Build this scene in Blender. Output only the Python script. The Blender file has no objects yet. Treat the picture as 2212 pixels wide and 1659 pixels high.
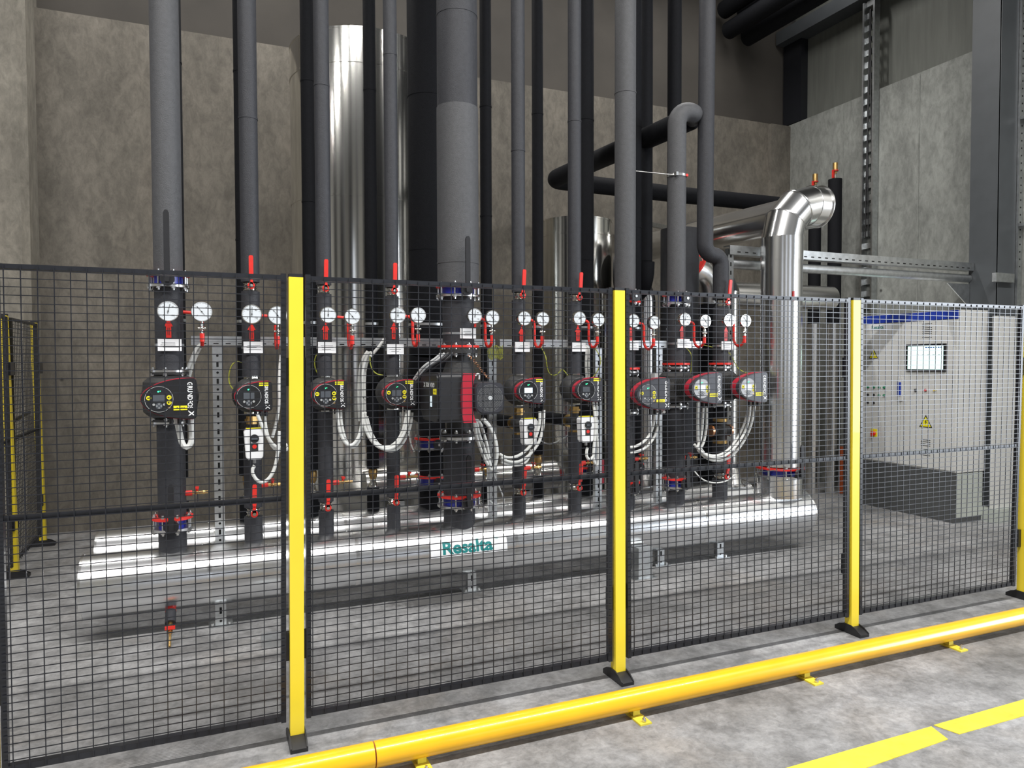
import bpy, bmesh, math, random
from mathutils import Vector, Matrix
random.seed(4)
PI = math.pi
S = bpy.context.scene
COL = S.collection

# ------------------------------------------------------------------ camera, world, lights, exposure
cam_d = bpy.data.cameras.new('camera'); cam = bpy.data.objects.new('camera', cam_d); COL.objects.link(cam)
F_PX, YAW, PITCH, ROLL = 1574.6, 0.3992, 0.0300, 0.0030
cam_d.sensor_width = 36.0; cam_d.lens = 36.0 * F_PX / 2212.0
cam_d.clip_start = 0.05; cam_d.clip_end = 200
_r = Vector((math.cos(YAW), -math.sin(YAW), 0))
_f = Vector((math.sin(YAW) * math.cos(PITCH), math.cos(YAW) * math.cos(PITCH), -math.sin(PITCH)))
_d = _f.cross(_r)
_r2 = math.cos(ROLL) * _r + math.sin(ROLL) * _d
_d2 = -math.sin(ROLL) * _r + math.cos(ROLL) * _d
M = Matrix.Identity(4)
for i in range(3):
    M[i][0] = _r2[i]; M[i][1] = -_d2[i]; M[i][2] = -_f[i]
M[0][3], M[1][3], M[2][3] = -0.3425, -3.2208, 1.6386
cam.matrix_world = M
S.camera = cam

W = bpy.data.worlds.new('world'); S.world = W; W.use_nodes = True
bg = W.node_tree.nodes['Background']; bg.inputs[0].default_value = (0.82, 0.88, 1.0, 1); bg.inputs[1].default_value = 1.0

def area(name, loc, rot, sx, sy, power, color):
    l = bpy.data.lights.new(name, 'AREA'); l.shape = 'RECTANGLE'; l.size = sx; l.size_y = sy
    l.energy = power; l.color = color
    o = bpy.data.objects.new(name, l); COL.objects.link(o); o.location = loc; o.rotation_euler = rot
    return o
# long row of ceiling strip lights over the aisle, a shorter row over the plant, daylight of the open gate at the right
area('aisle_strip_lights', (-1.0, -2.75, 7.4), (0, 0, 0), 16, 0.14, 1060, (1.0, 0.98, 0.95))
area('plant_strip_lights', (1.9, 3.7, 7.3), (math.radians(-25), 0, 0), 9, 0.14, 260, (1.0, 0.98, 0.95))
area('gate_daylight', (12.2, -5.6, 2.6), (math.radians(88), 0, math.radians(75)), 6.5, 4.8, 900, (0.84, 0.91, 1.0))

S.view_settings.view_transform = 'Standard'; S.view_settings.look = 'None'
S.view_settings.gamma = 1.0; S.view_settings.use_curve_mapping = False
S.view_settings.exposure = 0.55

# ------------------------------------------------------------------ materials
def mat(name, col, rough=0.5, metal=0.0, var=0.0, vscale=6.0, bump=0.0, bscale=60.0, emit=None, estr=0.0, coat=0.0, spec=None, stretch=None):
    m = bpy.data.materials.new(name); m.use_nodes = True
    nt = m.node_tree; b = nt.nodes['Principled BSDF']
    c = (col[0], col[1], col[2], 1)
    b.inputs['Base Color'].default_value = c
    b.inputs['Roughness'].default_value = rough; b.inputs['Metallic'].default_value = metal
    if spec is not None: b.inputs['Specular IOR Level'].default_value = spec
    if coat: b.inputs['Coat Weight'].default_value = coat
    if emit: b.inputs['Emission Color'].default_value = (*emit, 1); b.inputs['Emission Strength'].default_value = estr
    tc = nt.nodes.new('ShaderNodeTexCoord')
    vec = tc.outputs['Object']
    if stretch:
        mp = nt.nodes.new('ShaderNodeMapping'); mp.inputs['Scale'].default_value = stretch
        nt.links.new(vec, mp.inputs['Vector']); vec = mp.outputs['Vector']
    if var:
        n = nt.nodes.new('ShaderNodeTexNoise'); n.inputs['Scale'].default_value = vscale; n.inputs['Detail'].default_value = 5
        nt.links.new(vec, n.inputs['Vector'])
        r = nt.nodes.new('ShaderNodeValToRGB')
        r.color_ramp.elements[0].position = 0.3; r.color_ramp.elements[1].position = 0.7
        r.color_ramp.elements[0].color = tuple(x * (1 - var) for x in col) + (1,)
        r.color_ramp.elements[1].color = tuple(min(1, x * (1 + var)) for x in col) + (1,)
        nt.links.new(n.outputs['Fac'], r.inputs['Fac']); nt.links.new(r.outputs['Color'], b.inputs['Base Color'])
    if bump:
        n2 = nt.nodes.new('ShaderNodeTexNoise'); n2.inputs['Scale'].default_value = bscale; n2.inputs['Detail'].default_value = 3
        nt.links.new(vec, n2.inputs['Vector'])
        bp = nt.nodes.new('ShaderNodeBump'); bp.inputs['Strength'].default_value = bump; bp.inputs['Distance'].default_value = 0.01
        nt.links.new(n2.outputs['Fac'], bp.inputs['Height']); nt.links.new(bp.outputs['Normal'], b.inputs['Normal'])
    return m

def concrete(name, base, dark, warm, s=1.0, rough=0.8, spots=True, streak=(1, 1, 1), stain=None, contrast=0.65):
    m = bpy.data.materials.new(name); m.use_nodes = True
    nt = m.node_tree; b = nt.nodes['Principled BSDF']; L = nt.links.new
    b.inputs['Roughness'].default_value = rough
    tc = nt.nodes.new('ShaderNodeTexCoord'); mp = nt.nodes.new('ShaderNodeMapping'); mp.inputs['Scale'].default_value = streak
    L(tc.outputs['Object'], mp.inputs['Vector'])
    def noise(sc, det, ro=0.6, dist=0.0):
        n = nt.nodes.new('ShaderNodeTexNoise'); n.inputs['Scale'].default_value = sc * s; n.inputs['Detail'].default_value = det
        n.inputs['Roughness'].default_value = ro; n.inputs['Distortion'].default_value = dist
        L(mp.outputs['Vector'], n.inputs['Vector']); return n.outputs['Fac']
    def ramp(fac, p0, p1, c0, c1):
        r = nt.nodes.new('ShaderNodeValToRGB'); e = r.color_ramp.elements
        e[0].position, e[1].position = p0, p1; e[0].color, e[1].color = c0, c1
        L(fac, r.inputs['Fac']); return r.outputs['Color']
    def mix(kind, fac, a, c):
        x = nt.nodes.new('ShaderNodeMix'); x.data_type = 'RGBA'; x.blend_type = kind
        if isinstance(fac, float): x.inputs[0].default_value = fac
        else: L(fac, x.inputs[0])
        for k, v in ((6, a), (7, c)):
            if isinstance(v, tuple): x.inputs[k].default_value = v
            else: L(v, x.inputs[k])
        return x.outputs[2]
    c = ramp(noise(0.55, 6, 0.62), 0.32, 0.68, (*dark, 1), (*base, 1))
    c = mix('MIX', ramp(noise(0.9, 4, 0.6, 0.4), 0.52, 0.72, (0, 0, 0, 1), (0.75, 0.75, 0.75, 1)), c, (*warm, 1))
    c = mix('MULTIPLY', contrast, c, ramp(noise(3.2, 8, 0.72, 0.3), 0.36, 0.62, (0.58, 0.58, 0.58, 1), (1.16, 1.16, 1.16, 1)))
    c = mix('MULTIPLY', 0.75, c, ramp(noise(17, 8, 0.75, 0.5), 0.36, 0.60, (0.66, 0.66, 0.66, 1), (1.14, 1.14, 1.14, 1)))
    if spots:
        v = nt.nodes.new('ShaderNodeTexVoronoi'); v.inputs['Scale'].default_value = 1.5 * s
        L(tc.outputs['Object'], v.inputs['Vector'])
        c = mix('MIX', ramp(v.outputs['Distance'], 0.012, 0.03, (0.9, 0.9, 0.9, 1), (0, 0, 0, 1)), c, (0.03, 0.028, 0.025, 1))
    if stain:   # wet patches: (x, y, rx, ry) in object space, ragged by noise
        geo = nt.nodes.new('ShaderNodeSeparateXYZ'); L(tc.outputs['Object'], geo.inputs[0])
        def mth(op, a, b_=None):
            q = nt.nodes.new('ShaderNodeMath'); q.operation = op
            for k, v in ((0, a), (1, b_)):
                if v is None: continue
                if isinstance(v, (int, float)): q.inputs[k].default_value = v
                else: L(v, q.inputs[k])
            return q.outputs[0]
        for (sx, sy, rx, ry, amt) in stain:
            dx = mth('DIVIDE', mth('SUBTRACT', geo.outputs[0], sx), rx); dy = mth('DIVIDE', mth('SUBTRACT', geo.outputs[1], sy), ry)
            d2 = mth('ADD', mth('MULTIPLY', dx, dx), mth('MULTIPLY', dy, dy))
            d2 = mth('ADD', d2, mth('MULTIPLY', mth('SUBTRACT', noise(9, 6, 0.75), 0.5), 2.4))
            c = mix('MIX', ramp(d2, 0.35, 1.1, (amt, amt, amt, 1), (0, 0, 0, 1)), c, (0.07, 0.068, 0.066, 1))
    L(c, b.inputs['Base Color'])
    bp = nt.nodes.new('ShaderNodeBump'); bp.inputs['Strength'].default_value = 0.25; bp.inputs['Distance'].default_value = 0.01
    L(noise(18, 6, 0.7), bp.inputs['Height']); L(bp.outputs['Normal'], b.inputs['Normal'])
    return m

FLOOR = concrete('floor_concrete', (0.335, 0.335, 0.34), (0.185, 0.182, 0.178), (0.25, 0.228, 0.205), 1.5, 0.62, False, contrast=0.95,
                 stain=[(0.17, 6.50, 0.46, 0.17, 0.85), (-1.45, 6.18, 0.45, 0.12, 0.35)])
WALL = concrete('wall_concrete', (0.205, 0.186, 0.155), (0.125, 0.112, 0.094), (0.235, 0.205, 0.165), 0.8, 0.85, True, (1, 1, 0.55))
WALLR = concrete('panel_concrete', (0.29, 0.30, 0.28), (0.225, 0.232, 0.215), (0.275, 0.275, 0.25), 0.8, 0.8, True, (1, 1, 0.5))
WALLB = concrete('side_concrete', (0.27, 0.25, 0.21), (0.19, 0.175, 0.145), (0.25, 0.225, 0.185), 0.8, 0.85, True, (1, 1, 0.5))
CLAD = mat('cladding', (0.13, 0.135, 0.12), 0.7, 0, 0.12, 3, 0.2, 30, stretch=(6, 6, 0.6))
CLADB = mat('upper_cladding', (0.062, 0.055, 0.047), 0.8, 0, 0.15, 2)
CEIL = mat('ceiling_metal', (0.26, 0.26, 0.26), 0.8, 0, 0.1, 2)
BLACKFOAM = mat('black_foam', (0.0085, 0.009, 0.011), 0.7, 0, 0.12, 40, 0.25, 180, spec=0.12)
GREYFOAM = mat('charcoal_foam', (0.066, 0.067, 0.071), 0.58, 0, 0.10, 40, 0.30, 180, spec=0.4)
DARKFOAM = mat('dark_foam', (0.030, 0.031, 0.036), 0.55, 0, 0.12, 40, 0.25, 180, spec=0.35)
ALU = mat('aluminium_sheet', (0.80, 0.80, 0.79), 0.20, 1.0, 0.04, 5, 0.02, 6)
ALUT = mat('tank_sheet', (0.76, 0.75, 0.71), 0.14, 1.0, 0.03, 4, 0.03, 2.5)
ALUM = mat('manifold_sheet', (0.78, 0.79, 0.80), 0.26, 1.0, 0.05, 5, 0.02, 6)
ALUD = mat('aluminium_jacket', (0.74, 0.73, 0.71), 0.24, 1.0, 0.05, 6, 0.03, 7)
GALV = mat('galvanised_steel', (0.58, 0.60, 0.61), 0.38, 1.0, 0.14, 22)
SLOT = mat('slot_black', (0.008, 0.008, 0.008), 0.9)
STEEL = mat('zinc_steel', (0.66, 0.66, 0.65), 0.28, 1.0, 0.06, 30)
CHROME = mat('nickel', (0.72, 0.70, 0.64), 0.16, 1.0)
BRASS = mat('brass', (0.55, 0.36, 0.14), 0.32, 1.0, 0.10, 30)
COPPER = mat('copper', (0.72, 0.36, 0.20), 0.28, 1.0)
YEL = mat('yellow_paint', (0.86, 0.66, 0.035), 0.38, 0, 0.02, 8, coat=0.2)
YELTUBE = mat('yellow_barrier_paint', (0.88, 0.46, 0.008), 0.30, 0, 0.05, 7, coat=0.4)
BLACKPAINT = mat('black_powder_coat', (0.012, 0.013, 0.017), 0.30, 0, 0.1, 20, spec=0.6)
BLACKPL = mat('black_plastic', (0.014, 0.014, 0.016), 0.42, 0, 0.1, 30)
CAST = mat('black_cast_iron', (0.020, 0.020, 0.020), 0.58, 0, 0.15, 30, 0.2, 90)
FACE = mat('dark_grey_panel', (0.040, 0.041, 0.050), 0.32, 0, 0.05, 10)
DISC = mat('black_gloss_panel', (0.018, 0.019, 0.022), 0.16, 0)
REDBAND = mat('crimson_plastic', (0.42, 0.018, 0.038), 0.36, 0, 0.05, 10)
RED = mat('red_paint', (0.66, 0.028, 0.020), 0.38, 0, 0.08, 20)
BLUE = mat('blue_enamel', (0.018, 0.030, 0.34), 0.34, 0, 0.08, 20)
WHITE = mat('white_plastic', (0.80, 0.81, 0.82), 0.40, 0, 0.02, 10)
DIALW = mat('dial_white', (0.66, 0.70, 0.73), 0.30, 0)
CABLE = mat('white_conduit', (0.66, 0.67, 0.65), 0.50, 0, 0.06, 20)
CABLEG = mat('grey_conduit', (0.38, 0.39, 0.39), 0.45, 0, 0.06, 20)
YG = mat('yellow_green_wire', (0.40, 0.42, 0.05), 0.45, 0, 0.25, 40)
STICK = mat('yellow_sticker', (0.90, 0.80, 0.02), 0.45, 0)
TEAL = mat('teal_ink', (0.010, 0.20, 0.20), 0.5)
INK = mat('black_ink', (0.02, 0.02, 0.02), 0.6)
WINK = mat('white_ink', (0.85, 0.86, 0.87), 0.5)
LED = mat('green_led', (0.02, 0.30, 0.10), 0.4, emit=(0.05, 1.0, 0.35), estr=1.6)
LCD = mat('display_glass', (0.085, 0.095, 0.11), 0.20)
LCDLIT = mat('display_lit', (0.5, 0.6, 0.65), 0.3, emit=(0.75, 0.88, 0.95), estr=0.45)
SCREEN = mat('touch_screen', (0.5, 0.7, 0.65), 0.2, emit=(0.62, 0.93, 0.83), estr=0.85)
CABW = mat('cabinet_grey', (0.62, 0.62, 0.60), 0.45, 0, 0.02, 4)
CABBLUE = mat('cabinet_blue', (0.015, 0.045, 0.36), 0.4)
PLINTH = mat('plinth_grey', (0.075, 0.078, 0.080), 0.5, 0, 0.05, 5)
PLINTHS = mat('plinth_side', (0.46, 0.49, 0.45), 0.55, 0, 0.06, 5)
COLUMN = mat('column_paint', (0.060, 0.066, 0.072), 0.5, 0, 0.08, 6)
ORANGE = mat('orange_plastic', (0.50, 0.10, 0.025), 0.5, 0, 0.1, 8)
LINE = mat('floor_marking', (0.70, 0.58, 0.05), 0.6, 0, 0.16, 14, 0.2, 40)
FADED = mat('faded_paint', (0.62, 0.62, 0.60), 0.7, 0, 0.1, 20)

HALL = mat('hall_cladding', (0.30, 0.285, 0.255), 0.75, 0, 0.08, 1.5)

# ------------------------------------------------------------------ mesh builder
def frame(ax):
    ax = Vector(ax).normalized()
    h = Vector((0, 0, 1)) if abs(ax.z) < 0.9 else Vector((0, -1, 0))
    u = h.cross(ax).normalized(); v = ax.cross(u).normalized()
    return u, v, ax

class MB:
    def __init__(s): s.v = []; s.f = []; s.m = []; s.mats = []
    def mi(s, m):
        if m not in s.mats: s.mats.append(m)
        return s.mats.index(m)
    def add(s, vs, fs, m):
        o = len(s.v); k = s.mi(m)
        s.v += [tuple(x) for x in vs]
        for f in fs: s.f.append(tuple(i + o for i in f)); s.m.append(k)
        return s
    def box(s, m, x0, x1, y0, y1, z0, z1):
        vs = [(x, y, z) for z in (z0, z1) for y in (y0, y1) for x in (x0, x1)]
        return s.add(vs, [(0, 2, 3, 1), (4, 5, 7, 6), (0, 1, 5, 4), (1, 3, 7, 5), (3, 2, 6, 7), (2, 0, 4, 6)], m)
    def cbox(s, m, c, d): return s.box(m, c[0]-d[0]/2, c[0]+d[0]/2, c[1]-d[1]/2, c[1]+d[1]/2, c[2]-d[2]/2, c[2]+d[2]/2)
    def bar(s, m, a, b, w, h, up=None):
        a, b = Vector(a), Vector(b); ax = (b - a).normalized()
        u0 = Vector(up) if up else (Vector((0, 0, 1)) if abs(ax.z) < 0.9 else Vector((0, -1, 0)))
        u = u0.cross(ax).normalized(); v = ax.cross(u).normalized()
        vs = [p + u * (sx * w / 2) + v * (sy * h / 2) for p in (a, b) for sx, sy in ((-1, -1), (1, -1), (1, 1), (-1, 1))]
        return s.add(vs, [(3, 2, 1, 0), (4, 5, 6, 7), (0, 1, 5, 4), (1, 2, 6, 5), (2, 3, 7, 6), (3, 0, 4, 7)], m)
    def cyl(s, m, a, b, r0, r1=None, n=24, caps=True):
        r1 = r0 if r1 is None else r1
        a, b = Vector(a), Vector(b); u, v, ax = frame(b - a)
        vs = []
        for p, r in ((a, r0), (b, r1)):
            for i in range(n):
                t = 2 * PI * i / n; vs.append(p + u * (r * math.cos(t)) + v * (r * math.sin(t)))
        fs = [(i, (i + 1) % n, n + (i + 1) % n, n + i) for i in range(n)]
        if caps: fs += [tuple(range(n - 1, -1, -1)), tuple(range(n, 2 * n))]
        return s.add(vs, fs, m)
    def lathe(s, m, o, ax, prof, n=28):   # prof: (radius, height along axis); closed at both ends
        o = Vector(o); u, v, ax = frame(ax); vs = []
        for r, h in prof:
            for i in range(n):
                t = 2 * PI * i / n; vs.append(o + ax * h + u * (r * math.cos(t)) + v * (r * math.sin(t)))
        fs = []
        for k in range(len(prof) - 1):
            fs += [(k*n + i, k*n + (i+1) % n, (k+1)*n + (i+1) % n, (k+1)*n + i) for i in range(n)]
        fs += [tuple(range(n - 1, -1, -1)), tuple(range((len(prof)-1)*n, len(prof)*n))]
        return s.add(vs, fs, m)
    def ring(s, m, a, b, r0, r1, n=28):   # hollow ring, inner r0, outer r1, from a to b
        a, b = Vector(a), Vector(b); u, v, ax = frame(b - a); vs = []
        for p, r in ((a, r0), (a, r1), (b, r1), (b, r0)):
            for i in range(n):
                t = 2 * PI * i / n; vs.append(p + u * (r * math.cos(t)) + v * (r * math.sin(t)))
        fs = []
        for k in range(4):
            k2 = (k + 1) % 4
            fs += [(k*n + i, k*n + (i+1) % n, k2*n + (i+1) % n, k2*n + i) for i in range(n)]
        return s.add(vs, fs, m)
    def sphere(s, m, c, r, n=16, sc=(1, 1, 1)):
        vs = [(c[0], c[1], c[2] - r * sc[2])]; k = n // 2
        for j in range(1, k):
            ph = -PI / 2 + PI * j / k
            for i in range(n):
                t = 2 * PI * i / n
                vs.append((c[0] + r*sc[0]*math.cos(ph)*math.cos(t), c[1] + r*sc[1]*math.cos(ph)*math.sin(t), c[2] + r*sc[2]*math.sin(ph)))
        vs.append((c[0], c[1], c[2] + r * sc[2])); fs = [(0, 1 + (i+1) % n, 1 + i) for i in range(n)]
        for j in range(k - 2): fs += [(1+j*n+i, 1+j*n+(i+1) % n, 1+(j+1)*n+(i+1) % n, 1+(j+1)*n+i) for i in range(n)]
        e = len(vs) - 1; fs += [(e, 1+(k-2)*n+i, 1+(k-2)*n+(i+1) % n) for i in range(n)]
        return s.add(vs, fs, m)
    def tube(s, m, pts, r, n=12, smooth=0, ribs=0.0, caps=True):
        P = [Vector(p) for p in pts]
        for _ in range(smooth): P = chaikin(P)
        T = []
        for i in range(len(P)):
            a = P[max(0, i-1)]; b = P[min(len(P)-1, i+1)]; T.append((b - a).normalized())
        u, v, _ = frame(T[0]); vs = []
        for i, p in enumerate(P):
            if i:
                q = T[i-1].rotation_difference(T[i]); u = q @ u; v = q @ v
            rr = r[i] if isinstance(r, (list, tuple)) else r
            if ribs and i % 2: rr *= 1 - ribs
            for k in range(n):
                t = 2 * PI * k / n; vs.append(p + u * (rr * math.cos(t)) + v * (rr * math.sin(t)))
        fs = []
        for j in range(len(P) - 1): fs += [(j*n+k, j*n+(k+1) % n, (j+1)*n+(k+1) % n, (j+1)*n+k) for k in range(n)]
        if caps: fs += [tuple(range(n-1, -1, -1)), tuple(range((len(P)-1)*n, len(P)*n))]
        return s.add(vs, fs, m)
    def prism(s, m, poly, fn, d0, d1):   # poly in (u, w); fn(u, w, d) -> point; counter-clockwise seen from the d0 side
        n = len(poly); vs = [fn(a, b, d0) for a, b in poly] + [fn(a, b, d1) for a, b in poly]
        fs = [tuple(range(n)), tuple(range(2*n - 1, n - 1, -1))] + [(i, n + i, n + (i+1) % n, (i+1) % n) for i in range(n)]
        return s.add(vs, fs, m)
    def text(s, m, txt, size, fn, align='CENTER', bold=0.0, sx=1.0, cut=0.0, fit=0.0):
        vs, fs = text_geo(txt, size, align, bold)
        if fit: sx = fit / (max(v[0] for v in vs) - min(v[0] for v in vs))
        if cut:      # extra rows of vertices so that lettering can follow a curved surface
            bm = bmesh.new(); bv = [bm.verts.new((x, y, 0)) for x, y in vs]
            for f in fs:
                try: bm.faces.new([bv[i] for i in f])
                except ValueError: pass
            y = min(v[1] for v in vs) + cut
            while y < max(v[1] for v in vs):
                bmesh.ops.bisect_plane(bm, geom=bm.verts[:] + bm.edges[:] + bm.faces[:], plane_co=(0, y, 0), plane_no=(0, 1, 0)); y += cut
            bm.verts.index_update(); vs = [(v.co.x, v.co.y) for v in bm.verts]; fs = [tuple(v.index for v in f.verts) for f in bm.faces]; bm.free()
        return s.add([fn(x * sx, y) for x, y in vs], fs, m)
    def build(s, name, parent=None, smooth=38, label=None):
        me = bpy.data.meshes.new(name)
        o = bpy.data.objects.new(name, me); COL.objects.link(o)
        off = Vector((0, 0, 0)); p = parent
        while p is not None: off += p.location; p = p.parent
        if parent is None and s.v:
            vv = s.v; lo = Vector((sum(x[0] for x in vv)/len(vv), sum(x[1] for x in vv)/len(vv), min(x[2] for x in vv)))
            o.location = lo; off = lo
        me.from_pydata([(x[0]-off.x, x[1]-off.y, x[2]-off.z) for x in s.v], [], s.f)
        for m in s.mats: me.materials.append(m)
        me.polygons.foreach_set('material_index', s.m)
        bm = bmesh.new(); bm.from_mesh(me); bmesh.ops.recalc_face_normals(bm, faces=bm.faces[:]); bm.to_mesh(me); bm.free()
        if smooth:
            me.polygons.foreach_set('use_smooth', [True] * len(me.polygons)); me.set_sharp_from_angle(angle=math.radians(smooth))
        me.update()
        if parent is not None: o.parent = parent
        if label: o['label'] = label
        return o

def chaikin(P):
    Q = [P[0]]
    for a, b in zip(P[:-1], P[1:]): Q += [a * 0.75 + b * 0.25, a * 0.25 + b * 0.75]
    return Q + [P[-1]]

def resample(pts, step, smooth=3):
    P = [Vector(p) for p in pts]
    for _ in range(smooth): P = chaikin(P)
    out = [P[0]]; acc = 0.0
    for a, b in zip(P[:-1], P[1:]):
        d = (b - a).length; t = step - acc
        while t <= d and d > 0: out.append(a.lerp(b, t / d)); t += step
        acc = d - (t - step)
    return out

_tc = {}
def text_geo(txt, size, align, bold):
    k = (txt, size, align, bold)
    if k in _tc: return _tc[k]
    c = bpy.data.curves.new('t', 'FONT'); c.body = txt; c.size = size; c.align_x = align; c.align_y = 'CENTER'
    c.resolution_u = 3; c.offset = bold * size; c.fill_mode = 'FRONT'
    o = bpy.data.objects.new('t', c); me = o.to_mesh()
    vs = [(v.co.x, v.co.y) for v in me.vertices]; fs = [tuple(p.vertices) for p in me.polygons]
    o.to_mesh_clear(); bpy.data.objects.remove(o); bpy.data.curves.remove(c)
    _tc[k] = (vs, fs); return _tc[k]

def thing(name, label, cat, loc, group=None):
    o = bpy.data.objects.new(name, None); COL.objects.link(o); o.location = loc; o.empty_display_size = 0.05
    o['label'] = label; o['category'] = cat
    if group: o['group'] = group
    return o
def tag(o, label, cat, group=None):
    o['label'] = label; o['category'] = cat
    if group: o['group'] = group
    return o
def struct(o): o['kind'] = 'structure'; return o

def arc(c, a, b, r0, k=8):   # quarter bend about c from direction a to direction b
    c, a, b = Vector(c), Vector(a), Vector(b)
    return [c + a * (r0 * math.cos(PI/2*i/k)) + b * (r0 * math.sin(PI/2*i/k)) for i in range(k + 1)]

# ------------------------------------------------------------------ the setting
YB = 4.96; XR = 7.395
struct(MB().box(FLOOR, -14, 16, -16, 6.2, -0.15, 0).build('floor'))
struct(MB().box(WALL, -1.775, XR, YB, YB + 0.3, 0, 5.0).build('wall_back'))
b = MB()
b.box(WALLB, -8, -1.83, 4.52, YB + 0.3, 0, 8.4)
b.prism(WALLB, [(-1.83, 4.52), (-1.83, YB + 0.3), (-1.775, YB + 0.3), (-1.775, 4.575)], lambda x, y, d: (x, y, d), 0, 8.4)
struct(b.build('wall_left'))
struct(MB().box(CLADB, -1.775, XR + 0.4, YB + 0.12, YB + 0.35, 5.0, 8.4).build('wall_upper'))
b = MB()
b.box(WALLR, XR, XR + 0.3, 0.4, YB + 0.3, 0, 5.0)
struct(b.build('wall_right'))
b = MB()
b.box(CLAD, XR + 0.14, XR + 0.3, -2.0, YB, 5.0, 8.4)
struct(b.build('wall_right_upper'))
b = MB()
for y in (3.95, 2.852, 1.2): b.box(WALLR, XR - 0.006, XR + 0.01, y - 0.006, y + 0.006, 0, 4.97)
struct(b.build('trim_1'))
b = MB()
b.box(BLACKPAINT, XR + 0.02, XR + 0.18, 4.72, YB + 0.1, 5.02, 6.2)
struct(b.build('trim_2'))
struct(MB().box(COLUMN, XR - 0.12, XR + 0.14, -2.0, YB + 0.1, 6.16, 6.34).build('trim_3'))
b = MB().box(WALL, 7.05, XR, YB - 0.07, YB + 0.02, 0, 4.98)
struct(b.build('trim_4'))
struct(MB().box(CEIL, -14, 16, -14, 6.2, 8.4, 8.6).build('ceiling'))
# the rest of the hall behind the camera, with its tall window and gate openings
b = MB()
for (x0, x1, za, zb) in ((-14, -8.6, 0, 8.4), (-8.6, -6.2, 0, 1.0), (-8.6, -6.2, 5.5, 8.4), (-6.2, -1.2, 0, 8.4), (-1.2, 0.4, 0, 1.0), (-1.2, 0.4, 5.5, 8.4), (0.4, 4.2, 0, 8.4), (4.2, 6.4, 5.5, 8.4), (4.2, 6.4, 0, 1.0), (6.4, 13.2, 0, 8.4)):
    b.box(HALL, x0, x1, -13.3, -13.0, za, zb)
struct(b.build('wall_front'))
b = MB(); b.box(HALL, 12.9, 13.2, -13, -9.0, 0, 8.4); b.box(HALL, 12.9, 13.2, -9.0, -2.2, 5.2, 8.4); b.box(HALL, 12.9, 13.2, -2.2, 0.4, 0, 8.4); b.box(HALL, 7.6, 13.2, 0.1, 0.4, 0, 8.4)
struct(b.build('wall_side'))
struct(MB().box(HALL, -14.0, -13.7, -13, 4.5, 0, 8.4).build('wall_far_left'))

# steel column and the bare panel beside it
t = thing('steel_column', 'dark grey steel column beside the control cabinet, against the right wall', 'column', (7.22, 1.84, 0))
b = MB()
b.box(COLUMN, 7.06, 7.08, 1.69, 1.99, 0.14, 8.39); b.box(COLUMN, 7.30, 7.32, 1.69, 1.99, 0.14, 8.39); b.box(COLUMN, 7.08, 7.30, 1.83, 1.85, 0.14, 8.39)
b.box(COLUMN, 7.06, 7.32, 1.685, 1.70, 0.14, 8.39)
b.build('shaft', t)
MB().box(PLINTHS, 6.98, XR - 0.01, 1.60, 2.0, 0.0, 0.14).build('base_block', t, label='pale base block')
MB().box(CABW, 6.992, 7.322, 1.660, 1.684, 0.14, 2.09).build('painted_daylight', t, label='pale sheet standing in for daylight on the lower column')  # added pale sheet: daylight on the lower column put into its colour
t = thing('perforated_strut', 'galvanised perforated strut on the right side of the grey steel column', 'strut', (7.36, 1.68, 0.2))
b = MB(); b.box(GALV, 7.325, 7.39, 1.66, 1.70, 0.2, 7.4)
for k in range(60): b.cyl(SLOT, (7.355, 1.664, 2.6 + k * 0.075), (7.355, 1.6585, 2.6 + k * 0.075), 0.009, n=8)
b.build('channel', t)
for z in (3.02, 4.1): MB().cbox(GALV, (7.345, 1.60, z), (0.05, 0.11, 0.03)).build('bracket', t)
struct(MB().box(CABW, XR - 0.0, XR + 0.25, -1.5, 0.395, 0, 8.3).build('wall_right_front'))

# cable ladder on the right wall
t = thing('cable_ladder', 'vertical galvanised cable ladder with black cables on the right wall', 'cable ladder', (7.33, 3.5, 0.4))
for y in (3.42, 3.575): MB().box(GALV, 7.30, 7.392, y - 0.012, y + 0.012, 0.0, 6.1).build('rail', t)
for k in range(38): MB().box(GALV, 7.345, 7.37, 3.432, 3.563, 0.5 + k * 0.15, 0.57 + k * 0.15).build('rung', t)
for q in range(3):
    y = 3.475 + 0.026 * q
    b = MB(); b.tube(BLACKPL, [(7.335 + 0.006 * math.sin(z*2+q), y + 0.02 * math.sin(z*1.3 + q*2), z) for z in [3.2 + 0.2*i for i in range(15)]], 0.009, 6); b.build('cable', t)

# dark pipes high along the right wall
for k, (x, z, y0, dsc) in enumerate([(6.30, 6.14, 4.9, 'lowest and leftmost'), (6.62, 6.10, 4.9, 'right-hand lower'), (6.22, 6.40, 4.9, 'middle left'), (6.55, 6.42, 4.9, 'upper right')]):
    tag(MB().cyl(BLACKFOAM, (x, y0, z), (x, -1.0, z), 0.115, n=20).build('ceiling_pipe'), f'black insulated pipe under the roof, {dsc} of the top right bundle', 'pipe', 'black pipes under the roof at top right')

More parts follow.
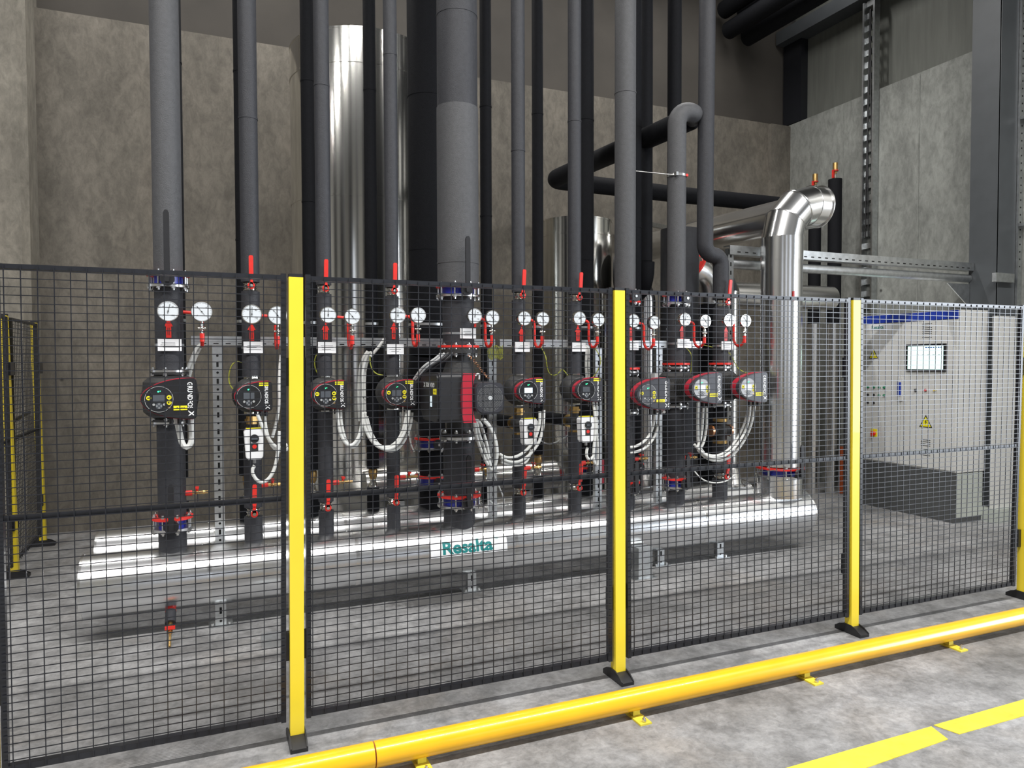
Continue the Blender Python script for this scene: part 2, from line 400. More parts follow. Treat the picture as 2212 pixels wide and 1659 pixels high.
# ------------------------------------------------------------------ fence
def bil(x0t, x0b, x1t, x1b, zt=2.0, zb=0.1):
    def fx(s, z):
        k = (z - zb) / (zt - zb); a = x0b + (x0t - x0b) * k; c = x1b + (x1t - x1b) * k
        return a + (c - a) * s
    return fx
PANEL_LAB = ['narrow black mesh fence panel left of the first yellow post', 'black mesh fence panel between the first and second yellow posts',
             'black mesh fence panel between the second and third yellow posts', 'black mesh fence panel in front of the control cabinet, right of the third post']
def fence_panel(lab, x0t, x0b, x1t, x1b, zt=2.014, zb=0.102):
    fx = bil(x0t, x0b, x1t, x1b, zt, zb)
    t = thing('safety_fence', lab, 'fence panel', ((x0b + x1b) / 2, 0, zb), 'black mesh fence panels')
    w = 0.020
    for s, nm in ((0, 1), (1, -1)):
        b = MB(); b.bar(BLACKPAINT, (fx(s, zb), 0, zb), (fx(s, zt), 0, zt), w, 0.03, (0, -1, 0)); b.build('stile', t)
    for nm, z, h in (('top_rail', zt - 0.016, 0.018), ('middle_rail', 1.062, 0.022), ('bottom_rail', zb + 0.018, 0.024)):
        b = MB(); b.bar(BLACKPAINT, (fx(0, z) + 0.010, 0, z), (fx(1, z) - 0.010, 0, z), 0.03 if nm != 'middle_rail' else 0.02, h, (0, 0, 1)); b.build(nm, t)
    b = MB()
    n = int(((x1b - x0b) - 0.03) / 0.0525); d = (1.0 / ((x1b - x0b))) * 0.0525
    off = ((x1b - x0b) - n * 0.0525) / 2 / (x1b - x0b)
    for k in range(n + 1):
        s = off + d * k
        b.bar(BLACKPAINT, (fx(s, zb + 0.01), -0.0175, zb + 0.01), (fx(s, zt - 0.012), -0.0175, zt - 0.012), 0.0036, 0.0036, (0, -1, 0))
    k = 0
    while 1.984 - 0.031 * k > zb + 0.03:
        z = 1.984 - 0.031 * k; k += 1
        b.bar(BLACKPAINT, (fx(0, z) - 0.004, -0.0205, z), (fx(1, z) + 0.004, -0.0205, z), 0.0031, 0.0031)
    b.build('wire_mesh', t, smooth=0)
    return t
fence_panel(PANEL_LAB[0], -1.045, -1.05, -0.030, -0.052)
fence_panel(PANEL_LAB[1], 0.070, 0.052, 1.553, 1.555)
fence_panel(PANEL_LAB[2], 1.652, 1.668, 3.176, 3.190)
fence_panel(PANEL_LAB[3], 3.280, 3.298, 4.765, 4.72)

POST_LAB = ['yellow fence post outside the left edge', 'tall yellow fence post nearest the camera, left of centre', 'yellow fence post right of centre, between the second and third mesh panels',
            'yellow fence post in front of the control cabinet', 'yellow fence post cut by the right edge of the picture']
def fence_post(lab, xt, xb, y=0.0, rot=False):
    t = thing('fence_post', lab, 'fence post', (xb, y, 0), 'yellow fence posts')
    w, dp = 0.058, 0.05
    if rot: w, dp = dp, w
    fx = lambda z: xb + (xt - xb) * z / 2.0
    b = MB(); b.bar(YEL, (xb, y, 0.03), (xt, y, 2.0), w, dp, (0, -1, 0)); b.build('upright', t)
    MB().bar(BLACKPL, (fx(2.0), y, 2.0), (fx(2.014), y, 2.014), w + 0.001 - 0.004, dp - 0.003, (0, -1, 0)).build('cap', t)
    b = MB()   # arched foot, a tray with sloping ends and low side cheeks
    L, hw = 0.095, 0.036
    prof = [(-L, 0.0), (L, 0.0), (L, 0.022), (0.06, 0.044), (0.025, 0.055), (-0.025, 0.055), (-0.06, 0.044), (-L, 0.022)]
    pr2 = [(-L, 0.0), (L, 0.0), (L, 0.016), (0.07, 0.030), (0.025, 0.045), (-0.025, 0.045), (-0.07, 0.030), (-L, 0.016)]
    if rot:
        f1 = lambda a, z, d: (xb + a, y + d, z)
    else:
        f1 = lambda a, z, d: (xb + d, y + a, z)
    b.prism(BLACKPL, prof, f1, -hw, -hw + 0.006); b.prism(BLACKPL, prof, f1, hw - 0.006, hw); b.prism(BLACKPL, pr2, f1, -hw + 0.006, hw - 0.006)
    b.build('foot', t)
    for z in (1.60, 0.42):
        b = MB()
        if rot: b.cbox(BLACKPAINT, (xb, y, z), (0.03, 0.13, 0.10))
        else:
            for sg in (-1, 1): b.cbox(BLACKPAINT, (fx(z) + sg * 0.043, y + 0.012, z), (0.026, 0.022, 0.12))
            b.cbox(BLACKPAINT, (fx(z), y + 0.0285, z), (0.11, 0.006, 0.12))
        b.build('clip', t)
    return t
for k, (xt, xb) in enumerate([(-1.10, -1.10), (0.019, 0.002), (1.600, 1.608), (3.227, 3.240), (4.835, 4.835)]):
    fence_post(POST_LAB[k], xt, xb)
# side fence running back to the wall
for k, (y, lab) in enumerate([(3.36, 'yellow post of the side fence at far left, nearer one'), (4.42, 'yellow post of the side fence at far left, next to the wall')]):
    fence_post(lab, -1.735, -1.70, y, True)
def side_panel(lab, y0, y1):
    t = thing('side_fence', lab, 'fence panel', (-1.70, (y0 + y1) / 2, 0.1), 'side fence panels at far left')
    b = MB()
    for y in (y0, y1): b.box(BLACKPAINT, -1.725, -1.695, y - 0.012, y + 0.012, 0.1, 1.99)
    for z in (0.12, 1.06, 1.98): b.box(BLACKPAINT, -1.72, -1.70, y0, y1, z - 0.012, z + 0.012)
    b.build('frame', t)
    b = MB(); y = y0 + 0.05
    while y < y1 - 0.02: b.box(BLACKPAINT, -1.698, -1.694, y, y + 0.0035, 0.1, 1.98); y += 0.052
    z = 0.14
    while z < 1.97: b.box(BLACKPAINT, -1.694, -1.691, y0, y1, z, z + 0.0032); z += 0.031
    b.build('wire_mesh', t, smooth=0)
side_panel('black mesh panel of the side fence between its two yellow posts', 3.44, 4.34)
side_panel('black mesh panel of the side fence nearest the front fence', 2.2, 3.28)
tag(MB().tube(BLACKPL, [(-1.9, 3.0, 1.05), (-1.85, 3.5, 1.06), (-1.82, 4.0, 1.16), (-1.8, 4.5, 1.2)], 0.014, 8, 2).build('hose'), 'black hose hanging behind the side fence at far left', 'hose')

# ------------------------------------------------------------------ yellow kerb barrier and floor paint
t = thing('floor_barrier', 'long yellow tubular barrier lying along the floor before the fence', 'barrier', (1.5, -0.37, 0))
MB().cyl(YELTUBE, (0.26, -0.372, 0.078), (7.0, -0.372, 0.078), 0.050, n=36).build('tube', t)
MB().cyl(YELTUBE, (-0.6, -0.372, 0.078), (0.254, -0.372, 0.078), 0.050, n=36).build('tube', t)
for x in (0.45, 1.47, 2.50, 3.58, 4.6):
    b = MB(); b.box(LINE, x - 0.030, x + 0.030, -0.470, -0.30, 0.0, 0.008); b.box(LINE, x - 0.018, x + 0.018, -0.39, -0.35, 0.010, 0.034); br = b.build('bracket', t)
    b = MB(); b.cyl(STEEL, (x, -0.452, 0.010), (x, -0.452, 0.022), 0.010, n=6); b.cyl(STEEL, (x, -0.452, 0.022), (x, -0.452, 0.032), 0.005, n=8); b.build('bolt', br)
def flat(name, m, pts, z, lab, cat, group=None):
    b = MB(); b.prism(m, pts, lambda x, y, d: (x, y, d), z, 0.0); return tag(b.build(name, smooth=0), lab, cat, group)
flat('floor_line', LINE, [(1.2, -1.11), (1.95, -1.12), (2.60, -1.09), (2.635, -0.984), (1.2, -0.99)], 0.0025, 'yellow painted floor line at the bottom right, left segment', 'floor marking', 'yellow floor lines')
flat('floor_line', LINE, [(2.685, -1.08), (4.6, -1.10), (4.6, -0.975), (2.655, -0.98)], 0.0025, 'yellow painted floor line at the bottom right, far segment', 'floor marking', 'yellow floor lines')
b = MB()
for (x, y, rx, ry) in [(0.62, -0.185, 0.035, 0.012), (0.60, -0.20, 0.02, 0.006), (0.675, -0.178, 0.02, 0.008), (0.645, -0.215, 0.012, 0.006)]:
    b.prism(FADED, [(x + rx*math.cos(a)*random.uniform(.6, 1.2), y + ry*math.sin(a)*random.uniform(.6, 1.2)) for a in [2*PI*i/9 for i in range(9)]], lambda x, y, d: (x, y, d), 0.0015, 0)
tag(b.build('paint_splash', smooth=0), 'small splash of white paint on the floor before the second mesh panel', 'paint mark')

# ------------------------------------------------------------------ manifolds
YF, YR, ZM, RM = 1.70, 2.36, 0.316, 0.187
def manifold(name, lab, y, x0, x1, seams):
    t = thing(name, lab, 'manifold', ((x0 + x1) / 2, y, 0.12))
    b = MB(); b.cyl(ALUM, (x0, y, ZM), (x1, y, ZM), RM, n=96); b.build('jacket', t, smooth=30)
    for x in seams: MB().ring(ALU, (x, y, ZM), (x + 0.022, y, ZM), RM - 0.004, RM + 0.0035, 96).build('seam', t)
    for x in (x0, x1): MB().ring(ALU, (x - 0.006, y, ZM), (x + 0.006, y, ZM), RM - 0.02, RM + 0.003, 96).build('end_rim', t)
    for x in seams:
        for a in (60, 95, 120): MB().sphere(STEEL, (x - 0.03, y - RM * math.cos(math.radians(a)), ZM + RM * math.sin(math.radians(a))), 0.006, 8).build('rivet', t)
    return t
mf = manifold('front_manifold', 'long shiny aluminium clad manifold in front, bearing a company sign', YF, -1.02, 4.50, [-0.342, 0.555, 1.681, 3.352])
mr = manifold('rear_manifold', 'long aluminium clad manifold behind the front one', YR, -1.02, 4.42, [-0.30, 0.60, 1.72, 2.9])
# sign bent round the jacket
def on_jacket(x, s, r=RM):   # s: arc length above the horizontal
    a = s / RM; return (x, YF - r * math.cos(a), ZM + r * math.sin(a))
t = thing('company_sign', 'white sign with teal lettering on the front manifold', 'sign', (1.335, YF - RM, 0.30))
b = MB(); n = 10; s0, s1 = math.radians(-2.2) * RM, math.radians(33) * RM
vs = []; fs = []
for i in range(n + 1):
    s = s0 + (s1 - s0) * i / n
    for r in (RM + 0.0045, RM + 0.001):
        for x in (1.054, 1.614): vs.append(on_jacket(x, s, r))
for i in range(n):
    k = 4 * i
    fs += [(k, k+1, k+5, k+4), (k+2, k+6, k+7, k+3), (k, k+4, k+6, k+2), (k+1, k+3, k+7, k+5)]
fs += [(0, 2, 3, 1), (4*n, 4*n+1, 4*n+3, 4*n+2)]
b.add(vs, fs, WHITE); b.build('plate', t)
b = MB(); b.text(TEAL, 'Resalta', 0.115, lambda x, y: on_jacket(1.318 + x, 0.046 + y, RM + 0.0055), bold=0.032, fit=0.366, cut=0.008)
b.text(TEAL, '\u2122', 0.035, lambda x, y: on_jacket(1.535 + x, 0.078 + y, RM + 0.0055), cut=0.008); b.build('lettering', t, smooth=0)
# floor brackets under the manifolds
for k, (x, y, lab) in enumerate([(-0.27, 1.66, 'under the left end of the front manifold'), (1.40, 1.68, 'under the company sign'), (3.02, 1.70, 'under the front manifold behind the third mesh panel'),
                                 (3.61, 1.70, 'under the right part of the front manifold')]):
    t = thing('pipe_support', f'slotted galvanised support foot {lab}', 'pipe support', (x, y, 0), 'slotted support feet of the front manifold')
    b = MB(); b.box(GALV, x - 0.07, x + 0.07, y - 0.06, y + 0.06, 0, 0.008)
    for sg in (-1, 1): b.cyl(STEEL, (x + sg*0.05, y - 0.03, 0.008), (x + sg*0.05, y - 0.03, 0.022), 0.009, n=6)
    b.build('base_plate', t)
    b = MB(); b.box(GALV, x - 0.032, x + 0.032, y - 0.024, y - 0.019, 0.008, 0.135); b.box(GALV, x - 0.032, x - 0.028, y - 0.019, y + 0.022, 0.008, 0.135); b.box(GALV, x + 0.028, x + 0.032, y - 0.019, y + 0.022, 0.008, 0.135)
    b.box(SLOT, x - 0.007, x + 0.007, y - 0.0252, y - 0.0238, 0.075, 0.115); b.cyl(SLOT, (x, y - 0.0252, 0.03), (x, y - 0.0238, 0.03), 0.008, n=10)
    b.build('slotted_channel', t)
for k, (x, y, lab) in enumerate([(0.0, 2.36, 'hidden behind the first yellow post'), (2.78, 2.36, 'visible right of the second post')]):
    t = thing('pedestal', f'grey box pedestal of the rear manifold {lab}', 'pipe support', (x, y, 0))
    MB().box(GALV, x - 0.06, x + 0.06, y - 0.08, y + 0.08, 0, 0.128).build('block', t)
    MB().box(GALV, x - 0.10, x + 0.10, y - 0.11, y + 0.11, 0, 0.008).build('base_plate', t)
t = thing('pedestal', 'square grey pedestal under the front manifold right of the second yellow post', 'pipe support', (2.72, 1.50, 0))
MB().box(GALV, 2.645, 2.765, 1.42, 1.52, 0, 0.235).build('block', t); MB().box(GALV, 2.60, 2.80, 1.40, 1.56, 0, 0.006).build('base_plate', t)
tag(MB().box(GALV, -0.06, 0.12, 1.14, 1.26, 0, 0.05).build('floor_block'), 'flat pale metal block on the floor behind the first yellow post', 'block')
# drain under the front manifold
t = thing('drain_valve', 'drain valve with red handle hanging under the left end of the front manifold', 'valve', (-0.55, 1.53, 0.0), 'drain valves')
_p = lambda k: (-0.55, 1.60 - 0.235*k, 0.148 - 0.138*k)
MB().cyl(DARKFOAM, _p(0.02), _p(0.38), 0.030, n=20).build('insulation', t); MB().cyl(RED, _p(0.0), _p(0.05), 0.031, n=20).build('red_collar', t)
b = MB(); b.cyl(BRASS, _p(0.38), _p(0.64), 0.014, n=14); b.sphere(BRASS, _p(0.52), 0.020, 12); b.cyl(BRASS, _p(0.64), _p(1.0), 0.008, n=12); b.build('body', t)
MB().cbox(RED, (-0.55, 1.455, 0.088), (0.055, 0.014, 0.018)).build('handle', t)

# ------------------------------------------------------------------ support frame between the two rows
def channel(name, lab, pts_fn, cat='strut'): pass
t = thing('pipe_rack', 'galvanised channel frame standing between the two rows of pipes', 'frame', (1.4, 2.0, 0.5))
for (x0, x1) in ((-0.42, 1.72), (1.76, 2.62), (2.80, 3.40), (3.42, 3.66)):
    b = MB(); b.box(GALV, x0, x1, 2.0, 2.003, 1.756, 1.816); b.box(GALV, x0, x1, 2.003, 2.04, 1.812, 1.816); b.box(GALV, x0, x1, 2.003, 2.04, 1.756, 1.760); b.box(GALV, x0, x1, 1.996, 2.0, 1.783, 1.789)
    x = x0 + 0.06
    while x < x1 - 0.05: b.box(SLOT, x, x + 0.032, 1.9992, 2.0004, 1.764, 1.771); x += 0.075
    b.build('cross_rail', t)
for x in (-0.262, 1.70, 2.63, 3.22):
    b = MB(); z0 = 0.30; b.box(GALV, x - 0.031, x + 0.031, 2.0, 2.003, z0, 1.752); b.box(GALV, x - 0.031, x - 0.028, 2.003, 2.04, z0, 1.752); b.box(GALV, x + 0.028, x + 0.031, 2.003, 2.04, z0, 1.752)
    z = z0 + 0.08
    while z < 1.7:
        b.box(SLOT, x - 0.007, x + 0.007, 1.9992, 2.0004, z, z + 0.035); b.cyl(SLOT, (x, 2.0004, z + 0.075), (x, 1.9992, z + 0.075), 0.008, n=10); z += 0.112
    b.build('upright', t)
t = thing('pipe_gantry', 'tall galvanised frame of upright and long beam reaching to the steel column', 'frame', (4.0, 1.95, 0.5))
b = MB(); x = 3.93
b.box(GALV, x - 0.03, x + 0.03, 1.955, 1.958, 0.52, 2.63); b.box(GALV, x - 0.03, x - 0.027, 1.958, 1.995, 0.52, 2.63); b.box(GALV, x + 0.027, x + 0.03, 1.958, 1.995, 0.52, 2.63)
z = 0.6
while z < 2.6: b.box(SLOT, x - 0.007, x + 0.007, 1.9540, 1.9554, z, z + 0.035); z += 0.075
b.build('upright', t)
b = MB(); b.box(GALV, 3.90, 7.055, 1.93, 1.934, 2.575, 2.655); b.box(GALV, 3.90, 7.055, 1.934, 2.02, 2.651, 2.655); b.box(GALV, 3.90, 7.055, 1.934, 2.02, 2.575, 2.579)
x = 3.98
while x < 7.0: b.box(SLOT, x, x + 0.035, 1.9288, 1.9304, 2.594, 2.604); x += 0.085
b.build('beam', t)
b = MB(); b.cyl(GALV, (3.96, 1.99, 2.50), (7.055, 1.99, 2.50), 0.042, n=24); b.build('beam_pipe', t)
MB().box(GALV, 6.97, 7.25, 1.64, 1.683, 2.43, 2.52).build('end_bracket', t)
MB().prism(GALV, [(7.055, 2.44), (7.055, 2.20), (6.72, 2.44)], lambda x, z, d: (x, d, z), 1.975, 1.985).build('gusset', t)

# ------------------------------------------------------------------ pipework builders
ORD = ['leftmost', 'second', 'third', 'fourth', 'thick fifth', 'sixth', 'seventh', 'eighth', 'ninth', 'tenth']
XP = [-0.537, -0.066, 0.390, 0.845, 1.322, 1.787, 2.250, 2.694, 3.175, 3.618]
RP = [0.080, 0.056, 0.049, 0.046, 0.112, 0.050, 0.050, 0.080, 0.074, 0.063]   # lower insulation radius
RU = [0.082, 0.056, 0.049, 0.046, 0.143, 0.050, 0.050, 0.082, 0.074, 0.063]   # upper insulation radius
BIG = {0, 4, 7, 8, 9}
def line(i): return f'{ORD[i]} front pump line'
G_PIPE = 'dark insulated pipes of the front pump row'; G_REAR = 'black insulated pipes of the rear row'

def pipe(lab, x, y, z0, z1, r, m=GREYFOAM, group=G_PIPE, seams=(), n=40, name='insulated_pipe'):
    t = thing(name, lab, 'pipe', (x, y, z0), group)
    MB().cyl(m, (x, y, z0), (x, y, z1), r, n=n).build('insulation', t)
    for z in seams: MB().ring(m, (x, y, z), (x, y, z + 0.012), r - 0.003, r + 0.0025, n).build('tape_seam', t)
    return t

def bolts(t, x, y, r, z0, z1, n, m=STEEL, ph=0.3, rb=0.007):
    for k in range(n):
        a = 2 * PI * k / n + ph; c = (x + r * math.cos(a), y + r * math.sin(a)); b = MB()
        b.cyl(m, (*c, z0), (*c, z1), rb, n=8)
        for z, dz in ((z0 + 0.010, 0.014), (z1 - 0.010, -0.014)): b.cyl(m, (*c, z), (*c, z + dz), rb * 2, n=6)
        b.build('bolt', t)

def butterfly(lab, x, y, zc, r, lever=0.30, half=0.042, top=RED, low=STEEL, ang=0.0, thick=0.016):
    """wafer valve between two bolted flanges, gear neck and lever towards the aisle"""
    t = thing('butterfly_valve', lab, 'valve', (x, y, zc - half), 'butterfly valves with blue bodies')
    rf = r * 1.20 + 0.022
    for nm, z, m in (('upper_flange', zc + half - thick, top), ('lower_flange', zc - half, low)):
        MB().cyl(m, (x, y, z), (x, y, z + thick), rf, n=44).build(nm, t)
    MB().cyl(BLUE, (x, y, zc - half + thick), (x, y, zc + half - thick), r * 0.98, n=40).build('body', t)
    bolts(t, x, y, rf - 0.014, zc - half - 0.020, zc + half + 0.020, 8 if r > 0.07 else 6)
    ca, sa = math.cos(ang), math.sin(ang)
    pt = lambda d, z, s=0.0: (x + sa * d + ca * s, y - ca * d + sa * s, z)
    MB().cyl(BLUE, pt(r * 0.9, zc), pt(rf + 0.010, zc), 0.020, n=18).build('neck', t)
    b = MB(); b.cyl(BLACKPL, pt(rf + 0.010, zc), pt(rf + 0.040, zc), 0.040, n=28); b.cyl(STEEL, pt(rf + 0.040, zc), pt(rf + 0.046, zc), 0.010, n=10); h = b.build('handle_hub', t)
    if lever:
        b = MB(); z1 = zc + lever
        pl = [(-0.011, zc - 0.02), (0.011, zc - 0.02), (0.016, zc + 0.05), (0.016, z1 - 0.02), (0.009, z1 - 0.004), (0, z1), (-0.009, z1 - 0.004), (-0.016, z1 - 0.02), (-0.016, zc + 0.05)]
        b.prism(BLACKPL, pl, lambda s, z, d: pt(d, z, s), rf + 0.042, rf + 0.060); b.build('lever', t)
    return t

def ball_valve(lab, x, y, zc, r, tilt=0.0):
    t = thing('ball_valve', lab, 'valve', (x, y, zc - 0.03), 'red lever ball valves')
    b = MB(); b.lathe(CHROME, (x, y, zc - 0.030), (0, 0, 1), [(r * 0.70, 0), (r * 0.80, 0.008), (r * 0.62, 0.016), (r * 0.78, 0.030), (r * 0.62, 0.044), (r * 0.80, 0.052), (r * 0.70, 0.060)], 24); b.build('body', t)
    yo = y - r - 0.022
    MB().cyl(CHROME, (x, y - r * 0.6, zc), (x, yo, zc), 0.012, n=14).build('stem', t)
    b = MB(); b.cyl(RED, (x, yo, zc), (x, yo - 0.014, zc), 0.022, n=20)
    c, s_ = math.cos(tilt), math.sin(tilt)
    P = lambda u, w, d: (x + u * c + w * s_, yo - d, zc + w * c - u * s_)
    b.prism(RED, [(-0.012, 0.0), (0.012, 0.0), (0.009, 0.055), (-0.009, 0.055)], P, 0.002, 0.014)
    b.prism(RED, [(-0.010, 0.050), (0.010, 0.050), (0.013, 0.075), (0.013, 0.180), (0.008, 0.187), (-0.008, 0.187), (-0.013, 0.180), (-0.013, 0.075)], P, 0.010, 0.022)
    b.build('lever', t)
    b = MB(); b.cyl(CHROME, (x, yo - 0.014, zc), (x, yo - 0.022, zc), 0.011, n=6); b.build('nut', t)
    return t

def thermometer(i, x, z, y=1.50, r=0.053, needle=0.15):
    t = thing('thermometer', f'round white dial thermometer on the pipe of the {line(i)}', 'thermometer', (x, y, z), 'dial thermometers')
    MB().lathe(CHROME, (x, y + 0.030, z), (0, -1, 0), [(r, 0), (r, 0.024), (r * 0.97, 0.030), (r * 0.90, 0.030), (r * 0.90, 0.026)], 40).build('case', t)
    d = MB(); d.cyl(DIALW, (x, y + 0.0035, z), (x, y + 0.0015, z), r * 0.905, n=40)
    for k in range(21):
        a = math.radians(225 - 13.5 * k); l = 0.80 if k % 5 else 0.72
        d.bar(INK, (x + r*0.86*math.cos(a), y + 0.001, z + r*0.86*math.sin(a)), (x + r*l*math.cos(a), y + 0.001, z + r*l*math.sin(a)), 0.001, 0.0008)
    for k, s in enumerate(('0', '40', '80', '120')):
        a = math.radians(225 - 90 * k); d.text(INK, s, r * 0.22, lambda u, w, a=a: (x + r*0.58*math.cos(a) + u, y + 0.0008, z + r*0.58*math.sin(a) + w))
    d.build('dial', t)
    a = PI/2 - needle; n = MB()
    n.bar(INK, (x - 0.25*r*math.cos(a), y - 0.001, z - 0.25*r*math.sin(a)), (x + 0.72*r*math.cos(a), y - 0.001, z + 0.72*r*math.sin(a)), 0.0025, 0.001)
    n.cyl(INK, (x, y, z), (x, y - 0.003, z), 0.004, n=10); n.build('needle', t)
    MB().cyl(CHROME, (x, y + 0.030, z), (x, 1.70 - RP[i] * 0.98, z), 0.009, n=12).build('stem', t)
    return t

def pressure_gauge(i, x, z, xp, r=0.053, y=1.55):
    t = thing('pressure_gauge', f'pressure gauge on red loop tube, right of the {line(i)} pipe', 'pressure gauge', (x, y, z), 'pressure gauges')
    MB().lathe(CHROME, (x, y + 0.030, z), (0, -1, 0), [(r, 0), (r, 0.024), (r * 0.97, 0.030), (r * 0.90, 0.030), (r * 0.90, 0.026)], 40).build('case', t)
    d = MB(); d.cyl(DIALW, (x, y + 0.0035, z), (x, y + 0.0015, z), r * 0.905, n=40)
    for k in range(16):
        a = math.radians(225 - 18 * k); l = 0.80 if k % 5 else 0.70
        d.bar(INK, (x + r*0.86*math.cos(a), y + 0.001, z + r*0.86*math.sin(a)), (x + r*l*math.cos(a), y + 0.001, z + r*l*math.sin(a)), 0.001, 0.0008)
    for k, s in enumerate(('0', '2', '4', '6')):
        a = math.radians(225 - 90 * k); d.text(INK, s, r * 0.22, lambda u, w, a=a: (x + r*0.58*math.cos(a) + u, y + 0.0008, z + r*0.58*math.sin(a) + w))
    d.build('dial', t)
    a = math.radians(128); n = MB()
    n.bar(INK, (x - 0.45*r*math.cos(a), y - 0.001, z - 0.45*r*math.sin(a)), (x + 0.68*r*math.cos(a), y - 0.001, z + 0.68*r*math.sin(a)), 0.0022, 0.001)
    n.cyl(INK, (x, y, z), (x, y - 0.003, z), 0.004, n=10); n.build('needle', t)
    yy = y + 0.016
    b = MB(); b.cyl(CHROME, (x, yy, z - r + 0.004), (x, yy, z - r - 0.070), 0.008, n=12); b.cyl(CHROME, (x, yy, z - r - 0.012), (x, yy, z - r - 0.028), 0.013, n=6)
    b.cyl(CHROME, (x - 0.022, yy, z - r - 0.040), (x + 0.022, yy, z - r - 0.040), 0.007, n=10); b.sphere(CHROME, (x, yy, z - r - 0.040), 0.013, 12); b.cyl(CHROME, (x, yy, z - r - 0.055), (x, yy, z - r - 0.068), 0.012, n=6); b.build('gauge_cock', t)
    xl = xp + RP[i] * 0.97; zb = z - 0.205; yb = 1.70; rl = (yb - yy) / 2
    pts = [(xl, yb, z + 0.004), (x - 0.034, yb, z), (x - 0.012, yb, z - 0.006), (x - 0.002, yb, z - 0.024), (x, yb, z - 0.05), (x, yb, zb + rl + 0.01)]
    pts += [(x, yy + rl + rl * math.cos(PI * k / 8), zb + rl - rl * math.sin(PI * k / 8)) for k in range(9)] + [(x, yy, z - r - 0.074)]
    MB().tube(RED, pts, 0.0105, 12, 1).build('siphon_tube', t)
    MB().cyl(RED, (x, yy, zb + 0.025), (x, yy, z - r - 0.070), 0.0135, n=14).build('red_sleeve', t)
    return t

def label_plate(i, x, z, y, w=0.170, h=0.072, dx=0.0):
    t = thing('label_plate', f'white name plate strapped to the pipe of the {line(i)}', 'label plate', (x, y, z - h/2), 'white name plates on the front pipes')
    b = MB(); b.cbox(WHITE, (x + dx, y - 0.006, z), (w, 0.012, h)); b.cbox(WHITE, (x + dx, y - 0.0125, z), (w - 0.012, 0.002, h * 0.42))
    for k in range(3): b.cbox(INK, (x + dx + random.uniform(-.01, .01), y - 0.0140, z + 0.012 - k * 0.012), (w * random.uniform(0.45, 0.7), 0.0008, 0.0022))
    b.build('plate', t)
    r = RP[i] + 0.001
    MB().ring(GALV, (x, 1.70, z - 0.008), (x, 1.70, z + 0.008), r - 0.001, r + 0.0015, 36).build('strap', t)
    return t

def arrow_sign(i, x, z, y, h=0.115, w=0.048, up=True):
    s = 1 if up else -1
    t = thing('flow_arrow', f'red flow arrow below the thermometer of the {line(i)}' if i is not None else 'small red arrow pointing down on the shiny bent duct', 'arrow sign', (x, y, z - h/2), 'red flow arrows')
    pl = [(-w*0.30, -h/2), (w*0.30, -h/2), (w*0.30, 0.01), (w/2, 0.01), (0, h/2), (-w/2, 0.01), (-w*0.30, 0.01)]
    MB().prism(RED, pl, lambda u, v, d: (x + u, y - d, z + v * s), 0.003, 0.0).build('arrow', t)
    b = MB()
    for k in range(2): b.cbox(INK, (x - 0.004 + 0.008*k, y - 0.0034, z - 0.02*s), (0.0025, 0.0008, 0.045))
    b.build('print', t)
    return t

def drain_cock(i, x, z):
    t = thing('drain_cock', f'small brass drain cock with red handle beside the {line(i)}', 'valve', (x, 1.70, z), 'brass drain cocks')
    MB().cyl(RED, (x - 0.006, 1.69, z), (x + 0.034, 1.69, z), 0.017, n=16).build('red_sleeve', t)
    b = MB(); b.cyl(BRASS, (x + 0.034, 1.69, z), (x + 0.125, 1.69, z), 0.009, n=12); b.sphere(BRASS, (x + 0.062, 1.69, z), 0.014, 12); b.cyl(BRASS, (x + 0.095, 1.69, z), (x + 0.106, 1.69, z), 0.013, n=6); b.build('body', t)
    b = MB(); b.cyl(RED, (x + 0.062, 1.69, z + 0.01), (x + 0.062, 1.69, z + 0.028), 0.008, n=10); b.cbox(RED, (x + 0.062, 1.685, z + 0.032), (0.020, 0.045, 0.010)); b.build('handle', t)
    MB().tube(BLACKPL, [(x + 0.066, 1.675, z - 0.006), (x + 0.066, 1.668, z - 0.04), (x + 0.064, 1.668, z - 0.075)], 0.004, 8).build('cap_strap', t)
    return t

def d_outline(r, w, h, rc=0.02, n=14):   # nose at the left (-r, 0), squared right side at w
    xe = w - rc; up = []
    for k in range(n + 1):
        a = PI - (PI/2) * k / n; up.append((xe + (xe + r) * math.cos(a), h * math.sin(a)))
    up += [(w - rc + rc * math.sin(PI/2*k/4), h - rc + rc * math.cos(PI/2*k/4)) for k in range(1, 5)]
    dn = [(x, -z) for x, z in reversed(up[1:])]
    return up + dn      # clockwise seen from the front

